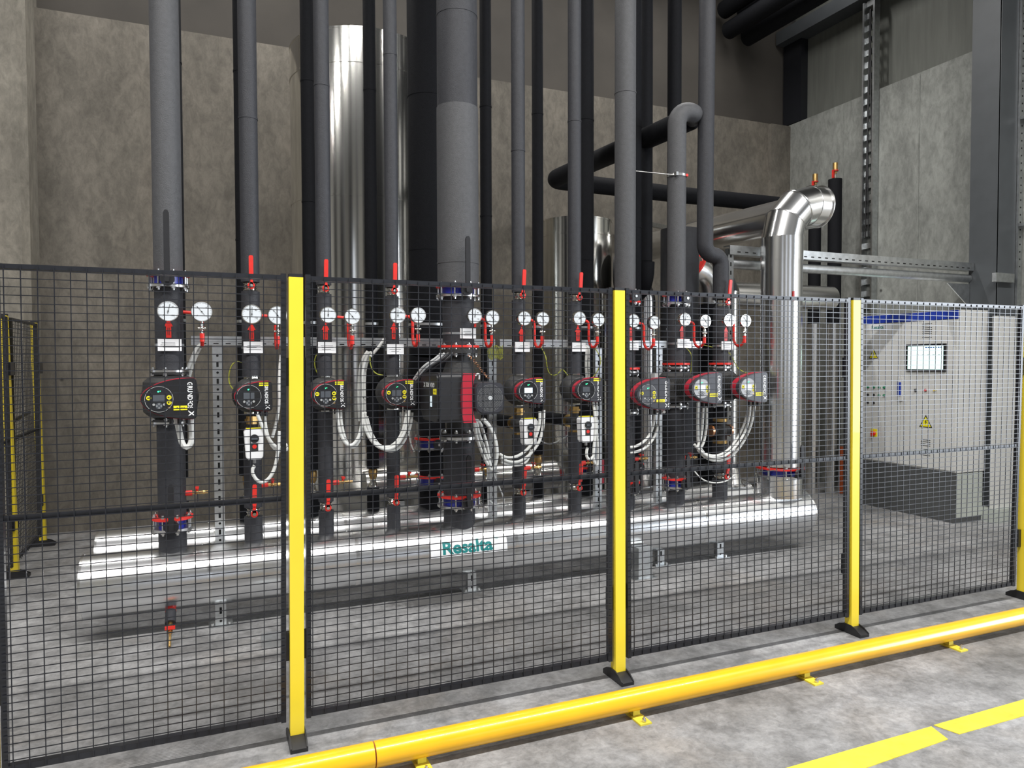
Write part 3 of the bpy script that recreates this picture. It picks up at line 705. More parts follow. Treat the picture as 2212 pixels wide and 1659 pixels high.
def pump(i, x, z, big, yface, sticker, lit=False, pale=False, low_label=False, yv=1.70):
    t = thing('circulation_pump', f'circulation pump with {"large" if big else "small"} {"grey" if pale else "black"} control head on the {line(i)}', 'pump', (x, yv, z), 'circulation pumps')
    k = 1.0 if big else 0.86
    rv = (0.150 if i == 0 else 0.134) if big else 0.112
    # volute along the pipe, with flanges
    hh = 0.150 if big else 0.092
    b = MB(); b.lathe(CAST, (x, yv, z - hh), (0, 0, 1), [(rv*0.62, 0), (rv*0.62, 0.02), (rv*0.82, 0.035), (rv, 0.06), (rv*1.05, hh), (rv, 2*hh - 0.06), (rv*0.82, 2*hh - 0.035), (rv*0.62, 2*hh - 0.02), (rv*0.62, 2*hh)], 36)
    b.sphere(CAST, (x, yv - 0.01, z), rv * 1.08, 24, (1.0, 0.9, 0.95)); b.build('volute', t)
    if big:
        for zz in (z - hh - 0.014, z + hh): MB().cyl(STEEL, (x, yv, zz), (x, yv, zz + 0.014), RP[i] + 0.028, n=36).build('flange', t)
        for zz in (z - hh + 0.0005, z + hh - 0.014): MB().cyl(CAST, (x, yv, zz), (x, yv, zz + 0.0135), RP[i] + 0.026, n=36).build('counter_flange', t)
        bolts(t, x, yv, RP[i] + 0.016, z + hh - 0.03, z + hh + 0.03, 6); bolts(t, x, yv, RP[i] + 0.016, z - hh - 0.03, z - hh + 0.03, 6)
    else:
        for zz in (z - hh - 0.028, z + hh): MB().cyl(CHROME, (x, yv, zz), (x, yv, zz + 0.028), RP[i] * 0.86, n=8).build('union_nut', t, 25)
    # motor with cooling fins, towards the aisle
    ym0, ym1 = yv - 0.08, yface + 0.085
    b = MB(); rm = 0.098 * k; prof = [(rm * 0.9, 0)]; L = ym0 - ym1; nf = 9 if big else 4
    for q in range(nf):
        a0 = L * (q + 0.15) / nf; a1 = L * (q + 0.62) / nf; prof += [(rm * 0.9, a0), (rm, a0 + 0.001), (rm, a1), (rm * 0.9, a1 + 0.001)]
    prof += [(rm * 0.9, L)]
    b.lathe(CAST, (x, ym0, z), (0, -1, 0), prof, 36); b.build('motor', t, 30)
    if not big or i in (8,):
        MB().ring(STEEL, (x, ym0 - 0.002, z), (x, ym0 - 0.014, z), rm * 0.88, rm * 1.06, 36).build('clamp_ring', t)
    # control head
    r, w, h = (0.094, 0.196, 0.118) if big else (0.079, 0.136, 0.090)
    xd = x - (0.045 if big else 0.03)
    fn = lambda u, v, d: (xd + u, yface + d, z + v)
    MB().prism(REDBAND, d_outline(r + 0.004, w - 0.002, h + 0.004, 0.022), fn, 0.036, 0.088 if big else 0.075).build('red_band', t, 30)
    hd = MB(); hd.prism(FACE if pale else BLACKPL, d_outline(r, w, h), fn, 0.004, 0.036); hd.prism(FACE if pale else BLACKPL, d_outline(r - 0.004, w - 0.004, h - 0.004), fn, 0.0, 0.004); head = hd.build('control_head', t, 30)
    rd = 0.074 if big else 0.071
    ya = yface
    d = MB(); d.cyl(mat_disc(pale, big), (xd, ya + 0.001, z), (xd, ya - 0.0025, z), rd, n=44); d.ring(CABLEG, (xd, ya, z), (xd, ya - 0.0035, z), rd - 0.0025, rd, 44); disc = d.build('display_panel', t)
    d = MB(); d.cbox(LCDLIT if lit else LCD, (xd, ya - 0.0032, z + 0.004), (0.062, 0.0014, 0.040)); d.build('screen', disc)
    for sx in (-1, 1): MB().cyl(CABLEG, (xd + sx * 0.027, ya - 0.002, z - 0.030), (xd + sx * 0.027, ya - 0.005, z - 0.030), 0.007, n=16).build('button', disc)
    d = MB(); d.cyl(LCD, (xd, ya - 0.002, z - 0.038), (xd, ya - 0.0045, z - 0.038), 0.018, n=24)
    for dx, dz in ((0, 0.011), (0, -0.011), (0.011, 0), (-0.011, 0)): d.cyl(CABLEG, (xd + dx, ya - 0.004, z - 0.038 + dz), (xd + dx, ya - 0.0055, z - 0.038 + dz), 0.0036, n=10)
    d.build('navigation_pad', disc)
    d = MB(); d.cyl(LED, (xd - 0.003, ya - 0.002, z + 0.043), (xd - 0.003, ya - 0.0045, z + 0.043), 0.0045, n=12); d.cyl(LED, (xd + 0.007, ya - 0.002, z + 0.046), (xd + 0.007, ya - 0.0045, z + 0.046), 0.0030, n=12); d.build('status_light', disc)
    # lettering down the right edge
    xt = xd + w - 0.036; st = 0.037 if big else 0.027
    d = MB(); d.text(WINK, 'GRUNDFOS', st, lambda u, v: (xt + v, ya - 0.0012, z + h*0.16 - u), bold=0.025, fit=h*1.30)
    d.text(WINK, 'X', st * 1.25, lambda u, v: (xt + v + 0.006, ya - 0.0012, z - h * 0.72 - u), bold=0.02); d.build('brand_lettering', t, smooth=0)
    # yellow identification sticker
    sw, sh = (0.072, 0.026) if low_label else (0.054, 0.020)
    cx, cz = (xd + 0.110, z - 0.052) if low_label else (xd + 0.086, z + h - 0.016)
    d = MB(); d.cbox(STICK, (cx, ya - 0.0016, cz), (sw, 0.0020, sh)); d.text(INK, sticker, sh * 0.62, lambda u, v: (cx + u, ya - 0.0030, cz + v)); d.build('tag_sticker', t, smooth=0)
    if i not in (1, 5, 6):
        spots = [(-0.052, 0.008), (0.052, 0.010), (0.052, -0.020)]
        for u, v in spots:
            d = MB(); d.cyl(STICK, (xd + u, ya - 0.002, z + v), (xd + u, ya - 0.0052, z + v), 0.0125, n=22); d.cbox(INK, (xd + u - 0.003, ya - 0.0056, z + v), (0.008, 0.0008, 0.008)); d.cbox(INK, (xd + u + 0.005, ya - 0.0056, z + v), (0.0025, 0.0008, 0.011)); d.build('round_sticker', t)
        d = MB(); d.prism(BRASS, [(0, 0.008), (0.009, 0), (0, -0.008), (-0.009, 0)], lambda u, v, q: (xd + 0.052 + u, ya - q, z - 0.050 + v), 0.003, 0).build('diamond_sticker', t)
    # cable glands
    for q in range(3): MB().cyl(BLACKPL, (xd + w * (0.30 + 0.22 * q), yface + 0.055, z - h + 0.004), (xd + w * (0.30 + 0.22 * q), yface + 0.055, z - h - 0.034), 0.011, n=12).build('cable_gland', t)
    return t
_dm = {}
PALE = mat('pale_grey_panel', (0.40, 0.41, 0.44), 0.35)
MIDG = mat('mid_grey_panel', (0.085, 0.088, 0.10), 0.35)
def mat_disc(pale, big): return (PALE if pale == 2 else MIDG) if pale and big else DISC

# ------------------------------------------------------------------ front row
ZTOP = 7.0
zbase = lambda r: ZM + math.sqrt(max(0.0, RM * RM - r * r)) - 0.002
for i, x in enumerate(XP):
    m = GREYFOAM
    L = line(i)
    bigv = i in (0, 4, 7, 8)
    zu0 = 2.138 - 0.042 if bigv else 2.12 - 0.030       # bottom of the upper valve
    zu1 = 2.138 + 0.042 if bigv else 2.12 + 0.030
    zl0, zl1 = (0.66 - 0.042, 0.66 + 0.042) if bigv else (0.688 - 0.030, 0.688 + 0.030)
    # upper pipe
    if i == 4:
        pipe(f'light grey lower sleeve of the thick riser above the {L}', x, YF, zu1, 3.42, 0.146, GREYFOAM, seams=(2.33,))
        pipe(f'tall dark upper part of the thick riser above the {L}', x, YF, 3.42, ZTOP, 0.142, DARKFOAM, seams=(4.05,))
    elif i < 8:
        pipe(f'tall dark insulated riser above the {L}', x, YF, zu1, ZTOP, RU[i], GREYFOAM if i in (0, 4, 7) else DARKFOAM, seams=(2.9 + 0.27 * (i % 4), 4.6) if i else (4.4,))
    # upper valve
    if bigv: butterfly(f'blue and red butterfly valve at the top of the {L}', x, YF, 2.138, RU[i] if i != 4 else 0.112, {0: 0.40, 4: 0.36, 7: 0, 8: 0}[i], low=RED if i == 7 else STEEL)
    else: ball_valve(f'red lever ball valve at the top of the {L}', x, YF, 2.12, RP[i], {1: 0, 2: 0.02, 3: 0.02, 5: 0.05, 6: 0.06, 9: 0.10}[i])
    # pump and the pipes round it
    zp = 1.434 if i not in (7,) else 1.40
    zmid = {True: zp + 0.150 + 0.014, False: zp + 0.092 + 0.028}[i in BIG]
    if i == 4: zmid = 1.755
    pipe(f'short dark insulated pipe with gauges above the {L} pump', x, YF, zmid, zu0, RP[i], DARKFOAM)
    zlow = {True: zp - 0.150 - 0.014, False: zp - 0.092 - 0.028}[i in BIG]
    if i == 4: zlow = 1.095
    if i in (1, 5, 6): zlow = 1.105
    if i == 9: zlow = 0.955
    pipe(f'dark insulated pipe below the pump of the {L}', x, YF, zl1, zlow, RP[i], DARKFOAM)
    if bigv: butterfly(f'blue and red butterfly valve just above the manifold, {L}', x, YF, 0.66, RP[i], {0: 0.26, 4: 0.34, 7: 0.22, 8: 0.24}[i])
    else: ball_valve(f'red lever ball valve just above the manifold on the {L}', x, YF, 0.688, RP[i], 0.02 if i < 5 else 0.06)
    pipe(f'short insulated stub joining the {L} to the front manifold', x, YF, zbase(RP[i]), zl0, RP[i], DARKFOAM)
    # instruments
    zt = [1.943, 1.936, 1.942, 1.949, 1.957, 1.948, 1.957, 1.948, 1.967, 1.969][i]; xt = [-0.533, -0.071, 0.386, 0.836, 1.375, 1.748, 2.188, 2.648, 3.117, 3.545][i]
    thermometer(i, xt, zt, 1.50, 0.060 if i < 2 else 0.053, [0.25, 0.05, 0.02, 0.0, 0.1, 0.15, 1.1, 0.0, 0.2, 0.3][i])
    xg = [-0.352, 0.084, 0.548, 0.989, 1.525, 1.915, 2.374, 2.869, 3.350, 3.753][i]
    pressure_gauge(i, xg, [1.948, 1.936, 1.938, 1.956, 1.951, 1.95, 1.953, 1.941, 1.960, 1.972][i], x, 0.060 if i < 2 else 0.053)
    yl = YF - RP[i]
    label_plate(i, x, [1.748, 1.736, 1.737, 1.726, 1.84, 1.749, 1.752, 1.765, 1.784, 1.769][i], yl, 0.130 if i < 1 else 0.114, dx=[0.005, 0.008, 0.008, 0.008, 0.03, 0.005, 0.005, 0.01, 0.012, 0.012][i])
    arrow_sign(i, [x, x, x, x, x + 0.105, x, x, x, x, x][i], [1.849, 1.836, 1.844, 1.854, 1.945, 1.837, 1.855, 1.859, 1.872, 1.867][i], yl - (0.002 if i != 4 else -0.075))
    if i < 9: drain_cock(i, x + RP[i], [0.835, 0.854, 0.84, 0.845, 0.867, 0.855, 0.865, 0.871, 0.854][i])

pump(0, XP[0], 1.434, True, 1.36, '-P-4506', low_label=True)
pump(1, XP[1], 1.434, False, 1.47, '-P-4561')
pump(2, XP[2], 1.434, False, 1.47, '-P-4571')
pump(3, XP[3], 1.434, False, 1.47, '-P-4541')
pump(5, XP[5], 1.434, False, 1.46, '-P-4500', lit=True, pale=True)
pump(6, XP[6], 1.434, False, 1.46, '-P-4510', pale=True)
pump(7, XP[7], 1.400, True, 1.31, '-P-4520', pale=True, low_label=True)
pump(8, XP[8], 1.434, True, 1.31, '-P-4530', lit=True, pale=2, low_label=True)
pump(9, XP[9], 1.434, True, 1.31, '-P-4550', lit=True, pale=2, low_label=True)
# red flanges over the pumps of the right-hand lines
for i in (4, 7, 8, 9):
    z = {4: 1.742, 7: 1.578, 8: 1.612, 9: 1.612}[i]
    tag(MB().ring(RED, (XP[i], YF, z), (XP[i], YF, z + 0.016), RP[i] + 0.001, RP[i] + 0.036, 40).build('pipe_flange'), f'red ring flange over the pump of the {line(i)}', 'flange', 'red ring flanges over pumps')

# big inline pump with fan cover on the fifth line
def big_pump():
    x, z = XP[4], 1.412
    t = thing('inline_pump', 'big dark inline pump with round fan grille and crimson band on the fifth line', 'pump', (x, YF, 1.10))
    b = MB(); b.lathe(CAST, (x, YF, 1.13), (0, 0, 1), [(0.090, 0), (0.088, 0.08), (0.12, 0.16), (0.145, 0.25), (0.145, 0.33), (0.12, 0.42), (0.085, 0.52), (0.085, 0.60)], 40)
    b.sphere(CAST, (x, YF, z), 0.165, 28, (1, 0.85, 1)); b.build('volute', t)
    MB().cyl(STEEL, (x, YF, 1.096), (x, YF, 1.116), 0.140, n=44).build('flange', t)
    for za, zb in ((1.1165, 1.140), (1.700, 1.730)): MB().cyl(CAST, (x, YF, za), (x, YF, zb), 0.138, n=44).build('counter_flange', t)
    bolts(t, x, YF, 0.122, 1.075, 1.165, 8, rb=0.008); bolts(t, x, YF, 0.122, 1.675, 1.775, 8, rb=0.008)
    b = MB(); b.cyl(CAST, (x, YF - 0.10, z), (x, 1.16, z), 0.092, n=36); b.build('motor', t)
    # fan cover: rounded square with perforated disc
    hw, rc = 0.098, 0.050; pl = []
    for q, (cx, cz) in enumerate(((1, 1), (-1, 1), (-1, -1), (1, -1))):
        for k in range(7): a = PI/2 * q + PI/2 * k / 6; pl.append((cx*(hw - rc) + rc*math.cos(a), cz*(hw - rc) + rc*math.sin(a)))
    b = MB(); b.prism(FACE, pl[::-1], lambda u, v, d: (x + 0.0 + u, 1.08 + d, z + v), 0.006, 0.20)
    b.prism(FACE, [(u*0.94, v*0.94) for u, v in pl[::-1]], lambda u, v, d: (x + u, 1.08 + d, z + v), 0.0, 0.006); fc = b.build('fan_cover', t, 30)
    b = MB(); b.cyl(mat('grille_grey', (0.13, 0.135, 0.145), 0.45), (x, 1.082, z), (x, 1.0795, z), 0.086, n=48)
    for k in range(9):
        r = 0.018 + 0.0078 * k; n = int(2 * PI * r / 0.0088)
        for q in range(n):
            a = 2 * PI * (q + 0.5 * (k % 2)) / n; b.cyl(SLOT, (x + r*math.cos(a), 1.0800, z + r*math.sin(a)), (x + r*math.cos(a), 1.0785, z + r*math.sin(a)), 0.0031, n=6)
    b.build('grille', fc, 0)
    b = MB(); b.cyl(DIALW, (x, 1.081, z), (x, 1.076, z), 0.013, n=24); b.ring(CABLEG, (x, 1.077, z), (x, 1.075, z), 0.006, 0.009, 20); b.build('hub_cap', fc)
    # crimson band between motor and electronics box, hollowed round the fan cover
    out = []
    for k in range(13): a = math.radians(-62 + 124 * k / 12); out.append((x - 0.112 - 0.055 - 0.03 * math.cos(a) + 0.012, z + 0.155 * math.sin(a) / math.sin(math.radians(62))))
    inn = []
    for k in range(13): a = math.radians(62 - 124 * k / 12); inn.append((x - 0.085 - 0.055 * math.cos(a) + 0.026, z + 0.155 * math.sin(a) / math.sin(math.radians(62))))
    b = MB(); b.prism(REDBAND, out + inn, lambda u, v, d: (u, d, v), 1.10, 1.40); b.build('red_band', t, 30)
    # electronics box to the left
    xl, xr_, y0, y1, z0, z1, rr = 0.985, x - 0.172, 1.115, 1.54, z - 0.152, z + 0.160, 0.07
    prof = [(y0 + 0.02, z0), (y0, z0 + 0.02), (y0, z1 - 0.035)] + [(y0 + 0.035 - 0.035*math.cos(PI/2*k/5), z1 - 0.035 + 0.035*math.sin(PI/2*k/5)) for k in range(1, 6)]
    prof += [(y1 - 0.12, z1)] + [(y1 - 0.12 + 0.12*math.sin(PI/2*k/8), z1 - 0.16 + 0.16*math.cos(PI/2*k/8)) for k in range(1, 9)] + [(y1, z0 + 0.10), (y1 - 0.10, z0)]
    b = MB(); b.prism(BLACKPL, prof, lambda y, w, d: (d, y, w), xl + 0.012, xr_ + 0.01); b.prism(BLACKPL, [(y*0.96 + 0.053, w*0.955 + z*0.045) for y, w in prof], lambda y, w, d: (d, y, w), xl, xl + 0.012)
    b.build('electronics_box', t, 35)
    fn = lambda u, v: (xl - 0.0012, 1.31 + u, z + 0.105 + v)     # turned upside down on the left face
    b = MB(); b.text(WINK, 'GRUNDFOS', 0.040, lambda u, v: (xl - 0.0012, 1.27 + u, z + 0.085 - v), bold=0.02, sx=0.9); b.text(WINK, 'X', 0.05, lambda u, v: (xl - 0.0012, 1.40 + u, z + 0.085 - v), bold=0.02); b.build('brand_lettering', t, 0)
    b = MB(); b.box(STICK, xl - 0.003, xl + 0.001, 1.135, 1.20, z + 0.025, z + 0.062); b.text(INK, '-P-4560', 0.016, lambda u, v: (xl - 0.0036, 1.167 - u, z + 0.043 + v)); b.build('tag_sticker', t, 0)
    b = MB(); b.box(LCDLIT, xl - 0.003, xl + 0.001, 1.235, 1.275, z - 0.055, z + 0.015); b.build('screen', t)
    b = MB(); b.tube(WHITE, [(x - 0.092, 1.10, z + 0.142), (x - 0.078, 1.095, z + 0.155), (x - 0.066, 1.10, z + 0.148), (x - 0.064, 1.11, z + 0.120)], 0.006, 8, 2); b.build('white_clip', t)
    return t
big_pump()
tag(MB().tube(COPPER, [(1.329 + 0.142*s + 0.012*math.cos(s*2*PI*9), 1.50 + 0.012*math.sin(s*2*PI*9), 1.690 - 0.165*s) for s in [k/108 for k in range(109)]], 0.0022, 6).build('capillary_coil'), 'coiled copper capillary tube above the fan grille of the big inline pump', 'tube')

# three-way mixing valves with white actuators
def mixing_valve(i, bypass):
    x, z = XP[i], 1.185
    t = thing('mixing_valve', f'brass and black mixing valve under the pump of the {line(i)}', 'valve', (x, YF, 1.105), 'three-way mixing valves')
    b = MB(); b.cyl(CAST, (x, YF, 1.125), (x, YF, 1.250), 0.034, n=20); b.sphere(CAST, (x, YF, z), 0.046, 16); b.cyl(CAST, (x, YF, z), (x, YF + 0.10, z), 0.034, n=18); b.build('body', t)
    MB().cyl(BRASS, (x, YF, 1.106), (x, YF, 1.126), 0.040, n=8).build('brass_union', t, 25); b = MB(); b.cyl(BRASS, (x, YF, 1.250), (x, YF, 1.300), 0.036, n=8); b.cyl(BRASS, (x, YF, 1.264), (x, YF, 1.282), 0.045, n=8); b.build('brass_union', t, 25); MB().ring(BRASS, (x, YF + 0.085, z), (x, YF + 0.10, z), 0.02, 0.050, 24).build('brass_union', t)
    MB().cyl(CAST, (x + 0.0, YF - 0.03, 1.175), (x, 1.565, 1.150), 0.020, n=14).build('stem', t)
    # actuator
    xa, za = x + (0.0 if i == 1 else 0.005), 1.140; hw, hh, y0 = 0.060, 0.095, 1.50
    a = thing('valve_actuator', f'white valve actuator with black knob and red label on the {line(i)}', 'actuator', (xa, y0, za - hh), 'white valve actuators')
    pl = [(-hw, hh - 0.02), (-hw + 0.014, hh), (hw - 0.014, hh), (hw, hh - 0.02), (hw - 0.010, -hh + 0.016), (hw - 0.022, -hh), (-hw + 0.022, -hh), (-hw + 0.010, -hh + 0.016)]
    b = MB(); b.prism(WHITE, pl, lambda u, v, d: (xa + u, y0 + d, za + v), 0.006, 0.065); b.prism(WHITE, [(u*0.93, v*0.96) for u, v in pl], lambda u, v, d: (xa + u, y0 + d, za + v), 0, 0.006); b.build('housing', a, 30)
    MB().cbox(STICK, (xa, y0 + 0.030, za + hh + 0.0015), (hw * 1.5, 0.05, 0.003)).build('yellow_label', a)
    b = MB(); b.cyl(BLACKPL, (xa, y0 + 0.001, za + 0.035), (xa, y0 - 0.012, za + 0.035), 0.026, n=28); b.cbox(LCD, (xa, y0 - 0.015, za + 0.035), (0.036, 0.008, 0.010)); b.build('knob', a)
    b = MB(); b.cbox(INK, (xa, y0 - 0.001, za - 0.018), (0.042, 0.002, 0.048)); b.cyl(RED, (xa, y0 - 0.001, za - 0.014), (xa, y0 - 0.0035, za - 0.014), 0.013, n=18); b.build('red_label', a)
    MB().cyl(CABLEG, (xa, y0 + 0.03, za - hh), (xa, y0 + 0.03, za - hh - 0.025), 0.010, n=12).build('cable_gland', a)
    if bypass:
        p = thing('bypass_pipe', f'black insulated bypass pipe running back from the mixing valve of the {line(i)}', 'pipe', (x, YF + 0.1, z), 'bypass pipes')
        MB().cyl(BLACKFOAM, (x, YF + 0.101, z), (x, YR - RP[i] + 0.004, z), 0.046, n=24).build('insulation', p)
for i, bp in ((1, True), (5, True), (6, True)): mixing_valve(i, bp)
# bronze three-way fitting under the tenth pump
t = thing('bronze_fitting', 'black cross fitting with bronze collars under the pump of the tenth line', 'valve', (XP[9], YF, 0.955))
b = MB(); x = XP[9]; b.cyl(CAST, (x, YF, 0.985), (x, YF, 1.14), 0.044, n=24); b.sphere(CAST, (x, YF, 1.062), 0.062, 16); b.cyl(CAST, (x - 0.085, YF, 1.062), (x + 0.085, YF, 1.062), 0.040, n=20); b.build('body', t)
for za, zb in ((0.957, 0.985), (1.14, 1.165)): MB().cyl(BRASS, (x, YF, za), (x, YF, zb), 0.060, n=24).build('bronze_collar', t)
for sg in (-1, 1): MB().cyl(COPPER, (x + sg*0.085, YF, 1.062), (x + sg*0.105, YF, 1.062), 0.048, n=20).build('end_cap', t)
pipe('short black pipe piece between the tenth pump and its bronze fitting', XP[9], YF, 1.166, 1.269, 0.058, BLACKFOAM)

# upper pipes of the ninth and tenth lines and the shiny bent duct
t = thing('gooseneck_pipe', 'charcoal gooseneck pipe rising above the ninth line and running back to the wall', 'pipe', (XP[8], YF, 2.18), G_PIPE)
x = XP[8]; zt = 3.65; R = 0.11
pts = [(x, YF, 2.182), (x, YF, 2.6), (x, YF, 3.0)] + [tuple(p) for p in arc((x + R, YF, zt - R), (-1, 0, 0), (0, 0, 1), R)] 
pts += [tuple(p) for p in arc((x + R, YF + R, zt), (0, -1, 0), (1, 0, 0), R)][1:]
MB().tube(GREYFOAM, pts, 0.074, 32, 0).build('insulation', t)
b = MB(); b.ring(STEEL, (x, YF, 3.115), (x, YF, 3.135), 0.073, 0.079, 36); b.cbox(STEEL, (x - 0.055, YF - 0.07, 3.125), (0.02, 0.03, 0.028)); b.cbox(RED, (x + 0.05, YF - 0.062, 3.125), (0.02, 0.016, 0.02)); b.build('pipe_clamp', t)
e = pts[-1]
t = thing('overhead_pipe', 'black overhead pipe sloping back from the gooseneck, then right along the wall', 'pipe', (x + 2*R, 3.0, zt), 'black overhead pipes')
pp = [(e[0], e[1] + 0.002, zt), (e[0] - 0.05, 2.6, zt), (e[0] - 0.12, 3.5, zt), (e[0] - 0.155, 3.98, zt)] + [(e[0] - 0.155 + 0.12 - 0.12*math.cos(PI/2*k/6), 3.98 + 0.12*math.sin(PI/2*k/6), zt) for k in range(1, 7)] + [(5.0, 4.08, zt - 0.02), (6.72, 3.94, zt - 0.05)]
MB().tube(BLACKFOAM, pp, 0.095, 28, 0).build('insulation', t)
t = thing('offset_pipe', 'dark pipe above the tenth line with an S-bend to the right', 'pipe', (XP[9], YF, 2.15), G_PIPE)
xo = 3.455
pts = [(xo + 0.02, YF, ZTOP), (xo + 0.01, YF, 4.2), (xo, YF, 3.0), (xo, YF, 2.66)] + [(xo + 0.085 - 0.085*math.cos(PI/2*k/6), YF, 2.60 - 0.085*math.sin(PI/2*k/6)) for k in range(7)]
pts += [(XP[9] - 0.080 + 0.080*math.sin(PI/2*k/6), YF, 2.435 + 0.080*math.cos(PI/2*k/6)) for k in range(7)] + [(XP[9], YF, 2.152)]
MB().tube(DARKFOAM, pts, 0.066, 32, 0).build('insulation', t)

t = thing('bent_duct', 'tall shiny aluminium clad duct with segmented elbow at the right end of the manifold', 'duct', (4.264, YF, 0.5))
xd, rd = 4.264, 0.172
def seg(b, a, c, r=rd, n=64): b.cyl(ALU, a, c, r, n=n)
b = MB(); seg(b, (xd, YF, 0.735), (xd, YF, 2.50)); b.build('riser_jacket', t, 30)
b = MB(); seg(b, (xd, YF, 2.50), (xd, YF, 2.70), rd + 0.003); b.build('collar', t, 30)
# gored elbow: up, to the right, then back
cs = [Vector((xd, YF, 2.70)), Vector((xd + 0.05, YF, 2.84)), Vector((xd + 0.20, YF + 0.0, 2.93)), Vector((xd + 0.40, YF + 0.02, 2.93))]
def gore(b, P, dirs, r):
    n = 56; vs = []
    for p, dvec in zip(P, dirs):
        u, v, ax = frame(dvec)
        if abs(ax.z) > 0.9: u, v = Vector((1, 0, 0)), Vector((0, 1, 0))
        ref = Vector((0, 1, 0)); v = (ref - ax * ref.dot(ax)).normalized(); u = v.cross(ax).normalized()
        for i in range(n): a = 2*PI*i/n; vs.append(p + u*(r*math.cos(a)) + v*(r*math.sin(a)))
    fs = []
    for k in range(len(P) - 1): fs += [(k*n+i, k*n+(i+1) % n, (k+1)*n+(i+1) % n, (k+1)*n+i) for i in range(n)]
    fs += [tuple(range(n)), tuple(range((len(P)-1)*n, len(P)*n))]
    b.add(vs, fs, ALU)
RE = 0.30; el = []
for k in range(4):
    a = math.radians(90 * k / 3); el.append((Vector((xd + RE - RE*math.cos(a), YF, 2.70 + RE*math.sin(a))), Vector((math.sin(a), 0, math.cos(a)))))
for k in range(3):
    b = MB(); gore(b, [el[k][0], el[k+1][0]], [el[k][1], el[k+1][1]], rd - 0.001); b.build('elbow_segment', t, 30)
    p, q = el[k+1]; MB().ring(ALU, p - q*0.005, p + q*0.005, rd - 0.01, rd + 0.004, 56).build('elbow_seam', t)
p, q = el[3]
MB().cyl(ALU, p, p + Vector((0.11, 0, 0)), rd, n=56).build('elbow_end', t, 30)
MB().cyl(ALU, p + Vector((0.10, 0.02, -0.02)), p + Vector((0.10, 0.02, -0.02)) + Vector((-0.25, 2.30, -0.02)), rd - 0.012, n=48).build('return_duct', t, 30)
MB().ring(ALU, p + Vector((0.108, 0, 0)), p + Vector((0.118, 0, 0)), 0.02, rd + 0.012, 56).build('end_rim', t)
b = MB(); b.cyl(ALU, (xd, YF, 0.47), (xd, YF, 0.640), 0.190, n=56); b.ring(ALU, (xd, YF, 0.632), (xd, YF, 0.645), 0.15, 0.195, 56); b.build('base_collar', t, 30)
arrow_sign(None, 4.235, 2.186, YF - rd - 0.002, 0.085, 0.030, False)
t = butterfly('large blue butterfly valve with red flange at the foot of the shiny bent duct', xd, YF, 0.686, 0.150, 0.25, half=0.040)

# ------------------------------------------------------------------ rear row
for i, x in enumerate(XP):
    if i == 0: nm = 'leftmost'
    L = f'behind the {line(i)}'
    r = [0.08, 0.058, 0.053, 0.047, 0.150, 0.047, 0.047, 0.080, 0.080, 0.063][i]
    z1 = [0.84, 0.83, 0.84, 0.825, 1.70, 0.78, 0.86, 0.735, 0.735, 0.80][i]
    z0 = [0.67, 0.667, 0.669, 0.679, 1.20, 0.66, 0.676, 0.675, 0.675, 0.68][i]
    t = pipe(f'tall black insulated riser of the rear row {L}', x if i != 4 else x - 0.03, YR, z1, ZTOP, r, BLACKFOAM, G_REAR, seams=(2.2 + 0.31*(i % 3), 3.7))
    MB().ring(GALV, (x if i != 4 else x - 0.03, YR, 1.925), (x if i != 4 else x - 0.03, YR, 1.945), r - 0.002, r + 0.003, 40).build('strap', t)
    if i == 4:
        t = thing('elbow_pipe', 'black domed elbow of the rear pipe beside the big inline pump', 'pipe', (x, YR, 0.76), G_REAR)
        b = MB(); b.tube(BLACKFOAM, [(x, YR, 1.045), (x, YR, 1.12)] + [(x, YR + 0.12 - 0.12*math.cos(PI/2*k/6), 1.12 + 0.12*math.sin(PI/2*k/6)) for k in range(1, 7)] + [(x, YR + 0.28, 1.24)], 0.105, 28); b.build('insulation', t)
        t = thing('elbow_pipe', 'large black elbow turning back at the foot of the thick rear pipe', 'pipe', (x - 0.03, YR, 1.4), G_REAR)
        MB().tube(BLACKFOAM, [(x - 0.03, YR, 1.70), (x - 0.03, YR + 0.02, 1.60), (x - 0.03, YR + 0.08, 1.50), (x - 0.03, YR + 0.18, 1.43), (x - 0.03, YR + 0.32, 1.41)], 0.1495, 28, 1).build('insulation', t)
        for zc, lab in ((1.00, 'upper'), (0.70, 'lower')):
            butterfly(f'{lab} blue and red flanged valve left of the big inline pump', x, YR, zc, 0.100, 0, half=0.045)
        pipe('black insulated piece between the two flanged valves of the thick rear pipe', x, YR, 0.745, 0.955, 0.105, BLACKFOAM, G_REAR)
        pipe('black insulated stub of the thick rear pipe on the rear manifold', x, YR, ZM + 0.14, 0.655, 0.105, BLACKFOAM, G_REAR)
    elif i in (7, 8):
        butterfly(f'blue and red flanged valve of the rear row {L}', x, YR, (z0 + z1) / 2, 0.07, 0, half=0.03)
        pipe(f'short black stub of the rear row {L}', x, YR, zbase(r), z0, r, BLACKFOAM, G_REAR)
    else:
        t = thing('check_valve', f'brass check valve of the rear row {L}', 'valve', (x, YR, z0), 'brass check valves of the rear row')
        h = z1 - z0
        MB().lathe(BRASS, (x, YR, z0 + h*0.42), (0, 0, 1), [(0.020, 0), (0.030, h*0.12), (0.034, h*0.30), (0.034, h*0.48), (0.026, h*0.58)], 20).build('body', t)
        MB().lathe(CHROME, (x, YR, z0), (0, 0, 1), [(0.036, 0), (0.036, h*0.10), (0.028, h*0.18), (0.020, h*0.42)], 20).build('union', t)
        pipe(f'short black stub of the rear row {L}', x, YR, zbase(r), z0, r, BLACKFOAM, G_REAR)
pipe('thin black insulated riser between the eighth and ninth front pump lines, far up', 3.37, 2.45, 2.55, ZTOP, 0.064, BLACKFOAM, G_REAR)
